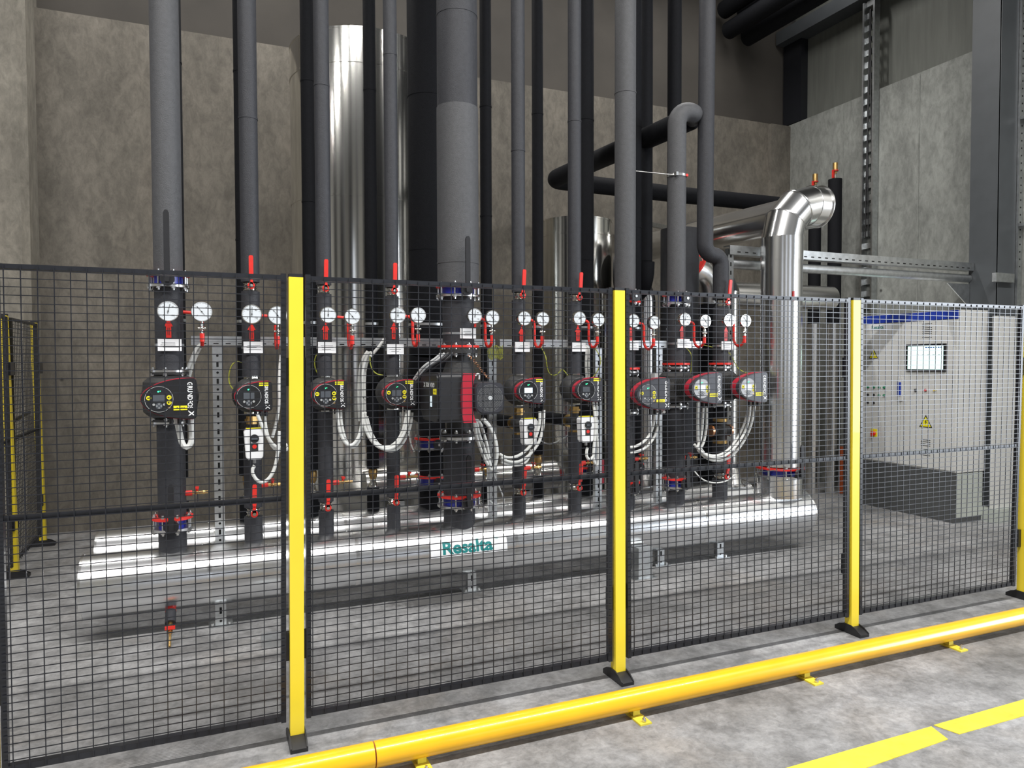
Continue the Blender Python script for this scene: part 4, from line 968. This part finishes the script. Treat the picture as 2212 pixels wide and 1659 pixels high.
t = thing('elbow_pipe', 'black insulated elbow with red collar behind the ninth line at fence-top height', 'pipe', (3.37, 2.45, 2.2), G_REAR)
MB().tube(BLACKFOAM, [(3.37, 2.45, 2.549), (3.37, 2.46, 2.42), (3.38, 2.52, 2.32), (3.40, 2.64, 2.28), (3.42, 2.80, 2.28)], 0.085, 28, 1).build('insulation', t)
MB().ring(REDBAND, (3.40, 2.815, 2.28), (3.40, 2.83, 2.28), 0.06, 0.115, 32).build('red_collar', t)
pipe('wide black insulated riser standing behind the eighth front pump line', 2.98, 2.95, 3.05, ZTOP, 0.115, BLACKFOAM, G_REAR)

# shiny rear pipes
t = thing('clad_pipe', 'slim aluminium clad riser with conical top behind the tenth line', 'pipe', (4.262, YR, 0.48), 'aluminium clad rear pipes')
b = MB(); b.cyl(ALUD, (4.262, YR, 0.50), (4.262, YR, 2.30), 0.072, n=40); b.build('jacket', t, 30)
MB().ring(ALUD, (4.262, YR, 2.288), (4.262, YR, 2.302), 0.06, 0.076, 40).build('rim', t)
b = MB(); b.tube(GREYFOAM, [(4.262, YR, 2.30), (4.25, YR, 2.36), (4.18, YR, 2.50), (4.12, YR, 2.62)], [0.068, 0.066, 0.056, 0.050], 28); b.build('insulation', t)
b = MB(); b.lathe(ALUD, (4.262, YR, 0.46), (0, 0, 1), [(0.16, 0), (0.125, 0.03), (0.085, 0.16), (0.078, 0.17)], 40); b.build('flared_base', t)
t = thing('clad_pipe', 'aluminium clad vertical pipe with elbow behind the eighth line', 'pipe', (3.62, 2.9, 0.5), 'aluminium clad rear pipes')
b = MB(); b.cyl(ALUD, (3.66, 2.9, 0.0), (3.66, 2.9, 2.20), 0.105, n=40); b.build('jacket', t, 30)
b = MB(); b.tube(ALUD, [(3.66, 2.9, 2.20), (3.655, 2.9, 2.27), (3.61, 2.9, 2.36), (3.52, 2.9, 2.43), (3.42, 2.9, 2.45)], 0.107, 36, 1); b.build('elbow', t, 50)
t = thing('clad_elbow', 'aluminium clad elbow with red collar behind the S-bend pipe', 'pipe', (4.35, 2.9, 2.3), 'aluminium clad rear pipes')
b = MB(); b.tube(ALUD, [(4.24, 2.9, 2.58), (4.33, 2.9, 2.55), (4.42, 2.9, 2.46), (4.45, 2.9, 2.34), (4.45, 2.9, 2.22)], 0.135, 40, 1); b.build('elbow', t, 50)
MB().ring(RED, (4.225, 2.9, 2.59), (4.24, 2.9, 2.58), 0.10, 0.165, 40).build('red_collar', t)
tag(MB().cyl(BLACKFOAM, (4.45, 2.9, 0.0), (4.45, 2.9, 2.215), 0.13, n=32).build('insulated_pipe'), 'thick black vertical pipe under the aluminium clad elbow behind the tenth line', 'pipe', G_REAR)
tag(MB().cyl(DARKFOAM, (3.97, 2.76, 0.0), (3.97, 2.76, 2.93), 0.185, n=48).build('insulated_vessel'), 'dark insulated round vessel behind the ninth line, its flat top just visible', 'vessel')
t = thing('clad_pipe', 'horizontal aluminium clad pipe under the galvanised beam, behind the slim riser', 'pipe', (5.3, 3.1, 2.2), 'aluminium clad rear pipes')
MB().cyl(ALUD, (4.80, 3.0, 2.35), (6.2, 3.0, 2.35), 0.13, n=40).build('jacket', t, 30)
t = thing('clad_pipe', 'aluminium clad vertical pipe just right of the shiny bent duct', 'pipe', (4.90, 2.4, 0.1), 'aluminium clad rear pipes')
MB().cyl(ALUD, (4.88, 2.3, 0.0), (4.88, 2.3, 2.16), 0.125, n=40).build('jacket', t, 30)
t = thing('clad_pipe', 'short aluminium clad pipe lying behind the rear manifold, right end capped', 'pipe', (2.0, 2.95, 0.45), 'aluminium clad rear pipes')
b = MB(); b.cyl(ALUD, (0.9, 2.98, 0.575), (2.70, 2.98, 0.575), 0.135, n=48); b.cyl(ALUD, (2.70, 2.98, 0.575), (2.755, 2.98, 0.575), 0.135, 0.10, n=48); b.build('jacket', t, 30)
for x in (1.2, 2.4): MB().box(GALV, x - 0.04, x + 0.04, 2.93, 3.03, 0, 0.44).build('stand', t)

# big clad tanks
def tank(lab, x, y, r, ztop, seams, m=ALUT):
    t = thing('clad_tank', lab, 'tank', (x, y, 0.2), 'tall aluminium clad tanks')
    b = MB(); b.cyl(m, (x, y, 0.25), (x, y, ztop), r, n=112); b.build('jacket', t, 30)
    for z in seams: MB().ring(m, (x, y, z), (x, y, z + 0.020), r - 0.01, r + 0.006, 112).build('seam', t)
    MB().ring(m, (x, y, ztop - 0.004), (x, y, ztop + 0.012), r - 0.05, r + 0.004, 112).build('top_rim', t)
    for k in range(3): a = 2*PI*k/3 + 0.5; MB().cyl(GALV, (x + 0.75*r*math.cos(a), y + 0.75*r*math.sin(a), 0), (x + 0.75*r*math.cos(a), y + 0.75*r*math.sin(a), 0.25), 0.05, n=16).build('leg', t)
    return t
tank('large tall aluminium clad tank behind the third and fourth lines', 1.07, 3.80, 0.65, 4.53, (4.235, 3.09))
t2 = tank('lower aluminium clad tank behind the sixth and seventh lines', 3.28, 3.62, 0.375, 3.09, (2.93,))
b = MB(); b.cyl(CAST, (3.60, 3.35, 2.55), (3.72, 3.25, 2.55), 0.20, n=30); b.cyl(CAST, (3.73, 3.242, 2.55), (3.76, 3.217, 2.55), 0.20, n=30)
for k in range(10):
    a = 2*PI*k/10; u = Vector((0.64, 0.77, 0)); c = Vector((3.74, 3.234, 2.55)) + u*(0.165*math.cos(a)) + Vector((0, 0, 0.165*math.sin(a))); dv = Vector((0.77, -0.64, 0))*0.06
    b.cyl(STEEL, c - dv, c + dv, 0.012, n=6)
b.build('bolted_flange', t2)
t = thing('expansion_valve', 'red painted valve block behind the seventh line, just left of the second yellow post', 'valve', (2.99, 2.81, 0))
MB().box(REDBAND, 2.88, 3.10, 2.72, 2.90, 0.50, 0.72).build('red_body', t); MB().cyl(GALV, (2.99, 2.81, 0), (2.99, 2.81, 0.5), 0.04, n=16).build('stand', t)

# vertical pipes by the right wall
for (x, y, r, z1, zj, lab) in ((6.62, 3.66, 0.074, 3.74, 2.10, 'left one of the two black vertical pipes by the right wall'), (6.80, 3.52, 0.080, 3.86, 2.10, 'right one of the two black vertical pipes by the right wall')):
    t = thing('insulated_pipe', f'{lab}, with shiny lower jacket', 'pipe', (x, y, 0), 'black vertical pipes by the right wall')
    MB().cyl(BLACKFOAM, (x, y, zj), (x, y, z1), r, n=32).build('insulation', t)
    MB().cyl(ALUD, (x, y, 0.0), (x, y, zj), r + 0.006, n=32).build('lower_jacket', t, 30)
    v = thing('vent_valve', f'brass and red vent valve atop the {lab[:5].strip()} black pipe by the right wall', 'valve', (x, y, z1), 'brass vent valves')
    b = MB(); b.cyl(CHROME, (x, y, z1), (x, y, z1 + 0.07), 0.014, n=14); b.cyl(BRASS, (x, y, z1 + 0.105), (x, y, z1 + 0.20), 0.030, n=16); b.cyl(BRASS, (x, y, z1 + 0.07), (x, y, z1 + 0.105), 0.020, n=8); b.build('body', v)
    MB().cbox(RED, (x - 0.045, y - 0.01, z1 + 0.06), (0.022, 0.02, 0.10)).build('handle', v); MB().ring(RED, (x, y, z1 + 0.10), (x, y, z1 + 0.112), 0.02, 0.038, 20).build('red_ring', v)
tag(MB().cyl(ORANGE, (6.93, 3.50, 0), (6.93, 3.50, 0.58), 0.036, n=20).build('orange_pipe'), 'short orange plastic pipe standing on the floor by the right wall', 'pipe')
t = thing('wall_bracket', 'small galvanised strut with square plate on the back wall behind the ninth line', 'bracket', (4.5, 4.2, 3.3))
b = MB(); b.bar(GALV, (4.50, 4.25, 3.30), (5.25, 4.86, 3.40), 0.05, 0.05); b.build('arm', t)
MB().prism(GALV, [(0.08, 0), (0, 0.08), (-0.08, 0), (0, -0.08)], lambda u, v, d: (4.49 + u, 4.24 - d, 3.29 + v), 0.006, 0).build('plate', t)
tag(MB().tube(STEEL, [(2.80, 1.78, 3.154), (3.118, 1.645, 3.118)], 0.004, 8).build('tie_rod'), 'thin steel tie rod between the eighth riser and the clamp on the gooseneck', 'rod')
tag(MB().cbox(WHITE, (3.065, 1.80, 1.516), (0.09, 0.06, 0.055)).build('junction_box'), 'small white junction box between the eighth and ninth pumps', 'junction box')

# ------------------------------------------------------------------ cables
CAB = {
'pump_cable|white looped cable under the leftmost pump|P': [(1.46, [(-0.500,1.330), (-0.481,1.232), (-0.470,1.163), (-0.446,1.138), (-0.420,1.161), (-0.414,1.229), (-0.421,1.315)])],
'cable_bundle|white ribbed cables rising from the leftmost pump to the cross rail|R': [(1.85, [(-0.466,1.490), (-0.444,1.593), (-0.416,1.666), (-0.388,1.734), (-0.360,1.760)]), (1.88, [(-0.446,1.490), (-0.423,1.592), (-0.398,1.666), (-0.369,1.735), (-0.344,1.760)])],
'cable_bundle|white ribbed cables sagging right from the second pump|R': [(1.5, [(-0.047,1.325), (-0.021,1.251), (0.011,1.179), (0.048,1.122), (0.086,1.109), (0.131,1.130)]), (1.53, [(-0.004,1.326), (0.000,1.248), (0.018,1.161), (0.056,1.096), (0.100,1.085), (0.145,1.103)]), (1.6, [(0.046,1.168), (0.075,1.269), (0.091,1.386), (0.092,1.503), (0.099,1.621), (0.108,1.694)])],
'actuator_cable|white cable hanging in a loop from the actuator of the second line|R': [(1.45, [(-0.070,1.016), (-0.085,0.990), (-0.081,0.962), (-0.055,0.918), (-0.018,0.907), (0.023,0.941), (0.053,1.010), (0.068,1.110), (0.078,1.223)])],
'cable_bundle|white ribbed cables in a loop under the third pump|R': [(1.5, [(0.435,1.338), (0.440,1.249), (0.462,1.159), (0.497,1.107), (0.535,1.105), (0.572,1.154), (0.590,1.229), (0.603,1.319)]), (1.52, [(0.459,1.336), (0.463,1.247), (0.486,1.141), (0.521,1.086), (0.557,1.096), (0.591,1.155), (0.609,1.233), (0.619,1.317)])],
'cable_bundle|thick white cable bundle rising between the third and fourth pumps|R': [(1.75, [(0.649,1.175), (0.641,1.302), (0.639,1.428), (0.643,1.539), (0.659,1.633), (0.695,1.712)]), (1.78, [(0.671,1.172), (0.669,1.299), (0.667,1.427), (0.668,1.538), (0.681,1.633), (0.720,1.713)]), (1.8, [(0.637,1.235), (0.632,1.363), (0.633,1.490), (0.640,1.586), (0.660,1.665), (0.699,1.719)]), (1.77, [(0.655,1.175), (0.652,1.302), (0.652,1.428), (0.655,1.539), (0.670,1.633), (0.708,1.712)]), (1.72, [(0.698,1.680), (0.736,1.721), (0.768,1.759), (0.794,1.800)])],
'cable_bundle|white cables in a wide loop under the fourth pump|R': [(1.5, [(0.597,1.304), (0.611,1.213), (0.647,1.136), (0.701,1.082), (0.762,1.064), (0.824,1.091), (0.868,1.157), (0.897,1.233), (0.907,1.325)]), (1.52, [(0.616,1.302), (0.636,1.201), (0.672,1.127), (0.724,1.082), (0.779,1.079), (0.832,1.114), (0.871,1.186), (0.890,1.263), (0.894,1.324)]), (1.54, [(0.632,1.285), (0.655,1.187), (0.695,1.109), (0.747,1.060), (0.802,1.045), (0.859,1.079), (0.904,1.152), (0.930,1.229), (0.937,1.306)])],
'sensor_cable|thin white cable curving down right of the fourth pump|S': [(1.9, [(1.013,1.198), (1.012,1.114), (1.025,1.040), (1.052,0.985)], [(0.916,1.525,1.315),(0.95,1.7,1.26)], [])],
'cable_bundle|white cables fanning down from the big inline pump|R': [(1.35, [(1.313,1.240), (1.323,1.152), (1.349,1.073), (1.381,0.993), (1.411,0.942)], [(1.235,1.2,1.262),(1.27,1.25,1.25)], []), (1.36, [(1.333,1.240), (1.349,1.150), (1.379,1.080), (1.402,1.007), (1.428,0.939)], [(1.225,1.23,1.262),(1.28,1.28,1.25)], []), (1.4, [(1.371,1.240), (1.401,1.144), (1.424,1.064), (1.434,0.984), (1.447,0.927)], [(1.215,1.27,1.262),(1.30,1.33,1.255)], []), (1.42, [(1.389,1.253), (1.443,1.204), (1.483,1.123), (1.500,1.026), (1.493,0.937), (1.462,0.895), (1.435,0.925), (1.449,0.997)]), (1.44, [(1.413,1.251), (1.464,1.195), (1.498,1.117), (1.515,1.023), (1.504,0.944), (1.483,0.903)])],
'sensor_cable|thin grey cable trailing onto the manifold beside the fifth line|T': [(1.5, [(1.493,0.904), (1.520,0.822), (1.562,0.737), (1.590,0.663), (1.572,0.632), (1.520,0.633), (1.468,0.679)]), (1.48, [(1.451,0.942), (1.454,0.845), (1.457,0.716), (1.460,0.593)])],
'cable_bundle|white cables curving from the sixth pump down to the left|R': [(1.48, [(1.542,0.999), (1.591,0.970), (1.654,0.967), (1.715,0.990), (1.776,1.036), (1.824,1.101), (1.856,1.199), (1.856,1.289)]), (1.47, [(1.550,0.970), (1.606,0.941), (1.677,0.934), (1.742,0.960), (1.800,1.010), (1.854,1.081), (1.880,1.197), (1.883,1.297)]), (1.48, [(1.558,0.944), (1.614,0.918), (1.693,0.910), (1.750,0.930), (1.776,0.982), (1.790,1.020)])],
'cable_bundle|white cables hanging from the seventh pump|R': [(1.5, [(2.298,1.344), (2.318,1.234), (2.320,1.114), (2.305,1.012), (2.298,0.925), (2.317,0.880)]), (1.52, [(2.336,1.342), (2.340,1.214), (2.340,1.094), (2.352,0.989), (2.356,0.903), (2.341,0.858)])],
'actuator_cable|white cable hanging in a loop from the actuator of the seventh line|R': [(1.45, [(2.225,1.016), (2.215,0.985), (2.218,0.940), (2.247,0.921), (2.274,0.950)])],
'sensor_cable|thin grey cable looping before the lower tank between the sixth and seventh lines|T': [(2.1, [(2.114,1.045), (2.154,1.002), (2.203,0.974), (2.261,0.975), (2.319,0.995)], [], [(2.45,2.05,1.08),(2.62,2.012,1.2)])],
'cable_bundle|white ribbed cables rising behind the seventh pump to the cross rail|R': [(1.9, [(2.467,1.498), (2.458,1.572), (2.458,1.664), (2.467,1.748)], [(2.36,1.80,1.47)], [(2.475,1.985,1.765)]), (1.92, [(2.503,1.497), (2.495,1.571), (2.495,1.664), (2.499,1.749)], [(2.36,1.77,1.45)], [(2.505,1.985,1.765)])],
'cable_bundle|white cables curving left from the eighth pump behind the yellow post|R': [(1.46, [(2.811,1.260), (2.803,1.165), (2.765,1.078), (2.695,1.017), (2.605,0.993), (2.516,1.011)], [(2.79,1.365,1.262)], []), (1.47, [(2.858,1.260), (2.850,1.144), (2.812,1.056), (2.741,0.984), (2.634,0.951), (2.528,0.967)], [(2.83,1.365,1.262)], [])],
'cable_bundle|white ribbed cables hanging down under the ninth pump|R': [(1.55, [(3.275,1.310), (3.275,1.184), (3.275,1.073), (3.280,0.980), (3.300,0.933)]), (1.57, [(3.300,1.326), (3.295,1.181), (3.300,1.051), (3.310,0.956), (3.352,0.905)]), (1.5, [(3.291,1.283), (3.287,1.166), (3.279,1.075), (3.261,1.002), (3.230,0.956)]), (1.52, [(3.342,1.281), (3.343,1.163), (3.330,1.060), (3.308,0.979), (3.268,0.937)])],
'cable_bundle|thick white cable bundle in a wide loop under the tenth pump|R': [(1.5, [(3.230,0.967), (3.289,0.909), (3.379,0.867), (3.480,0.865), (3.572,0.913), (3.651,0.984), (3.716,1.076), (3.753,1.188), (3.757,1.275)]), (1.52, [(3.223,0.983), (3.291,0.914), (3.381,0.883), (3.477,0.882), (3.569,0.929), (3.644,1.009), (3.709,1.105), (3.746,1.206), (3.750,1.275)]), (1.54, [(3.274,0.934), (3.338,0.872), (3.429,0.837), (3.531,0.835), (3.628,0.879), (3.713,0.958), (3.784,1.062), (3.821,1.164), (3.840,1.275)])],
'sensor_cable|thin white cable sagging before the lower valve of the tenth line|S': [(1.5, [(3.200,0.785), (3.254,0.726), (3.321,0.685), (3.412,0.664), (3.527,0.671), (3.610,0.722)])],
'earth_wire|yellow green earth wire loop left of the second pump|Y': [(1.75, [(-0.122,1.642), (-0.155,1.651), (-0.183,1.627), (-0.198,1.577), (-0.201,1.527), (-0.191,1.489), (-0.164,1.459)])],
'earth_wire|yellow green earth wire bow left of the third pump|Y': [(1.75, [(0.364,1.711), (0.340,1.687), (0.331,1.644), (0.336,1.597), (0.354,1.563)])],
'earth_wire|yellow green earth wire loop left of the fourth pump|Y': [(1.73, [(0.698,1.680), (0.697,1.633), (0.713,1.585), (0.744,1.557), (0.792,1.550)])],
'earth_wire|yellow green earth wire loop between the sixth and seventh pumps|Y': [(1.9, [(2.107,1.682), (2.111,1.610), (2.131,1.545), (2.179,1.530), (2.220,1.555), (2.244,1.591)], [(2.10,1.990,1.765)], [(2.25,1.80,1.53)])],
'earth_wire|yellow green earth wire right of the seventh pump|Y': [(1.85, [(2.573,1.663), (2.548,1.590), (2.510,1.528)], [(2.58,1.990,1.765)], [(2.36,1.75,1.47)])],
'earth_wire|yellow green earth wire hanging between the ninth and tenth pumps|Y': [(1.9, [(3.480,1.70), (3.475,1.623), (3.470,1.544), (3.440,1.485)], [(3.48,1.990,1.765)], [(3.30,1.75,1.45)])],
'earth_wire|yellow green earth wire slanting down to the head of the tenth pump|Y': [(1.75, [(3.748,1.728), (3.798,1.642), (3.862,1.551)], [(3.65,1.99,1.785)], [(3.80,1.40,1.52)])],
}
KIND = {'P': (0.017, CABLE, 0), 'R': (0.0115, CABLE, 0.14), 'S': (0.0055, CABLE, 0), 'T': (0.0055, CABLEG, 0), 'Y': (0.0038, YG, 0)}
for key, runs in CAB.items():
    nm, lab, kd = key.split('|'); r, m, rib = KIND[kd]
    y0, p0 = runs[0][:2]
    t = thing(nm, lab, 'cable' if nm != 'earth_wire' else 'wire', (p0[0][0], y0, p0[0][1]))
    for y, pl, *anc in runs:
        pts3 = (anc[0] if anc else []) + [(a, y, c) for a, c in pl] + (anc[1] if len(anc) > 1 else [])
        P = resample(pts3, 0.0055 if rib else 0.02)
        MB().tube(m, P, r, 10 if rib else 8, 0, rib).build('conduit' if nm != 'earth_wire' else 'wire', t, 60 if rib else 40)
    if kd == 'R' and len(runs) > 1:
        for frac in (0.35, 0.75):
            pts = [Vector((pl[int(frac*(len(pl)-1))][0], y, pl[int(frac*(len(pl)-1))][1])) for y, pl, *_a in runs]
            c = sum(pts, Vector()) / len(pts)
            MB().tube(INK, [c + Vector((0.022*math.cos(a), -0.012 + 0.004*math.sin(a), 0.006*math.sin(a))) for a in [PI*k/5 for k in range(6)]], 0.0025, 6).build('cable_tie', t)
# coil of spare earth wire on the rail
t = thing('wire_coil', 'coil of spare yellow green wire hanging on the cross rail right of the fifth line', 'wire', (1.70, 1.94, 1.66))
b = MB(); b.tube(YG, [(1.648 + 0.125*q/220 + 0.006*math.sin(q*0.9), 1.965 + 0.014*math.cos(2*PI*q/20), 1.713 + (0.050 + 0.006*math.sin(q*0.37))*math.sin(2*PI*q/20)) for q in range(221)], 0.0019, 6); b.build('winding', t)
t = thing('cable_loop', 'black and grey cables arching left over the big inline pump', 'cable', (1.1, 1.45, 1.55))
for k, (m, dx, rr) in enumerate(((BLACKPL, 0.0, 0.013), (BLACKPL, 0.03, 0.012), (CABLEG, -0.03, 0.009), (CABLEG, -0.055, 0.008))):
    b = MB(); b.tube(m, [(1.185 + dx, 1.50, 1.700), (1.14 + dx, 1.50, 1.66), (1.06 + dx, 1.52, 1.61), (0.985 + dx*0.5, 1.575, 1.52), (0.955, 1.60, 1.42), (0.97, 1.62, 1.34)][:6 if k < 2 else 4], rr, 10, 3); b.build('cable', t)

# ------------------------------------------------------------------ control cabinet (front face looks left)
xc, y0, y1, z0, z1 = 6.585, 1.757, 3.02, 0.512, 2.15
t = thing('control_cabinet', 'light grey control cabinet with blue top strip and lit touch screen by the right wall', 'cabinet', (6.8, 2.4, 0))
MB().box(CABW, xc + 0.012, 7.025, y0, y1, z0, z1).build('body', t)
ym = 2.40
for (a, c) in ((y0 + 0.012, ym - 0.003), (ym + 0.003, y1 - 0.012)):
    MB().box(CABW, xc, xc + 0.012, a, c, z0 + 0.015, z1 - 0.095).build('door', t)
MB().box(CABBLUE, xc - 0.004, xc + 0.012, y0 + 0.005, y1 - 0.005, z1 - 0.09, z1 - 0.005).build('blue_strip', t)
pl_ = MB(); pl_.box(PLINTH, xc + 0.004, 7.0, y0 + 0.006, y1, 0.0, z0); pl_.build('plinth', t)
MB().box(PLINTHS, xc + 0.02, 6.98, y0 - 0.004, y0 + 0.006, 0.06, z0 - 0.01).build('plinth_side_panel', t, label='pale side panel of the plinth')
b = MB(); b.box(BLACKPL, xc - 0.018, xc, 1.875, 2.325, 1.530, 1.815); sc = b.build('screen_bezel', t)
b = MB(); b.box(SCREEN, xc - 0.0195, xc - 0.018, 1.898, 2.302, 1.553, 1.792); s2 = b.build('touch_screen', sc)
b = MB()
for k in range(7): b.box(CABBLUE, xc - 0.0205, xc - 0.0195, 1.91 + 0.028*k, 1.93 + 0.028*k, 1.772, 1.784)
for k in range(5): b.box(PALE, xc - 0.0203, xc - 0.0195, 1.93 + 0.06*k, 1.955 + 0.06*k, 1.70, 1.706)
b.build('screen_picture', s2, 0)
b = MB(); b.box(CABW, xc - 0.020, xc, ym - 0.03, ym + 0.02, 1.215, 1.455); b.box(CABBLUE, xc - 0.034, xc - 0.020, ym - 0.022, ym + 0.012, 1.27, 1.41); b.build('handle', t, label='blue and white door handle')
Gm = mat('green_lens', (0.02, 0.22, 0.10), 0.3); Ym = mat('yellow_lens', (0.75, 0.55, 0.05), 0.3)
for (y, z, m, nm) in [(2.813, 1.345, Gm, 'pushbutton'), (2.735, 1.345, Gm, 'pushbutton'), (2.665, 1.345, Gm, 'pushbutton'), (2.60, 1.346, Gm, 'pushbutton'), (2.813, 1.258, INK, 'pushbutton'), (2.735, 1.258, INK, 'pushbutton'), (2.665, 1.258, Gm, 'pushbutton'), (2.60, 1.258, Gm, 'pushbutton'),
                      (2.813, 1.17, INK, 'pushbutton'), (2.735, 1.17, INK, 'pushbutton'), (2.212, 1.329, INK, 'selector_switch'), (2.099, 1.333, RED, 'warning_light'), (1.995, 1.336, Ym, 'warning_light')]:
    b = MB(); b.cyl(STEEL, (xc + 0.001, y, z), (xc - 0.005, y, z), 0.016, n=18); b.cyl(m, (xc - 0.005, y, z), (xc - 0.016, y, z), 0.012, n=18)
    if nm == 'selector_switch': b.cbox(INK, (xc - 0.022, y, z), (0.014, 0.008, 0.026))
    b.build(nm, t)
for (y, z, s) in ((2.75, 1.722, 0.062), (2.095, 1.010, 0.075)):
    b = MB(); fn = lambda u, v, d: (xc - d, y - u, z + v)
    b.prism(INK, [(-s, -s*0.87), (s, -s*0.87), (0, s*0.87)], fn, 0.002, 0); b.prism(STICK, [(-s*0.80, -s*0.76), (s*0.80, -s*0.76), (0, s*0.62)], fn, 0.003, 0.001)
    b.prism(INK, [(0.10*s, 0.30*s), (-0.16*s, -0.18*s), (0.02*s, -0.16*s), (-0.08*s, -0.62*s), (0.18*s, -0.06*s), (0.02*s, -0.06*s), (0.20*s, 0.30*s)], fn, 0.004, 0.002); b.build('warning_sign', t, 0)
b = MB(); b.box(STICK, xc - 0.006, xc, 2.69, 2.765, 0.79, 0.875); b.cyl(RED, (xc - 0.006, 2.728, 0.825), (xc - 0.03, 2.728, 0.825), 0.026, n=20); b.cbox(RED, (xc - 0.038, 2.728, 0.825), (0.02, 0.012, 0.056)); b.build('main_switch', t, label='red and yellow main switch')
b = MB(); b.box(WHITE, xc - 0.003, xc, 2.50, 2.86, 1.985, 2.045); b.text(TEAL, 'Resalta', 0.055, lambda u, v: (xc - 0.0036, 2.70 - u, 2.014 + v), bold=0.02); b.build('name_plate', t, 0)
for z_ in (1.93, 0.70):
    b = MB()
    for k in range(8): b.box(SLOT, xc - 0.0008, xc + 0.001, 2.04, 2.15, z_ - 0.05 + 0.02*k + (0.02 if k > 3 and z_ < 1 else 0), z_ - 0.044 + 0.02*k + (0.02 if k > 3 and z_ < 1 else 0))
    b.build('vent_grille', t, 0)
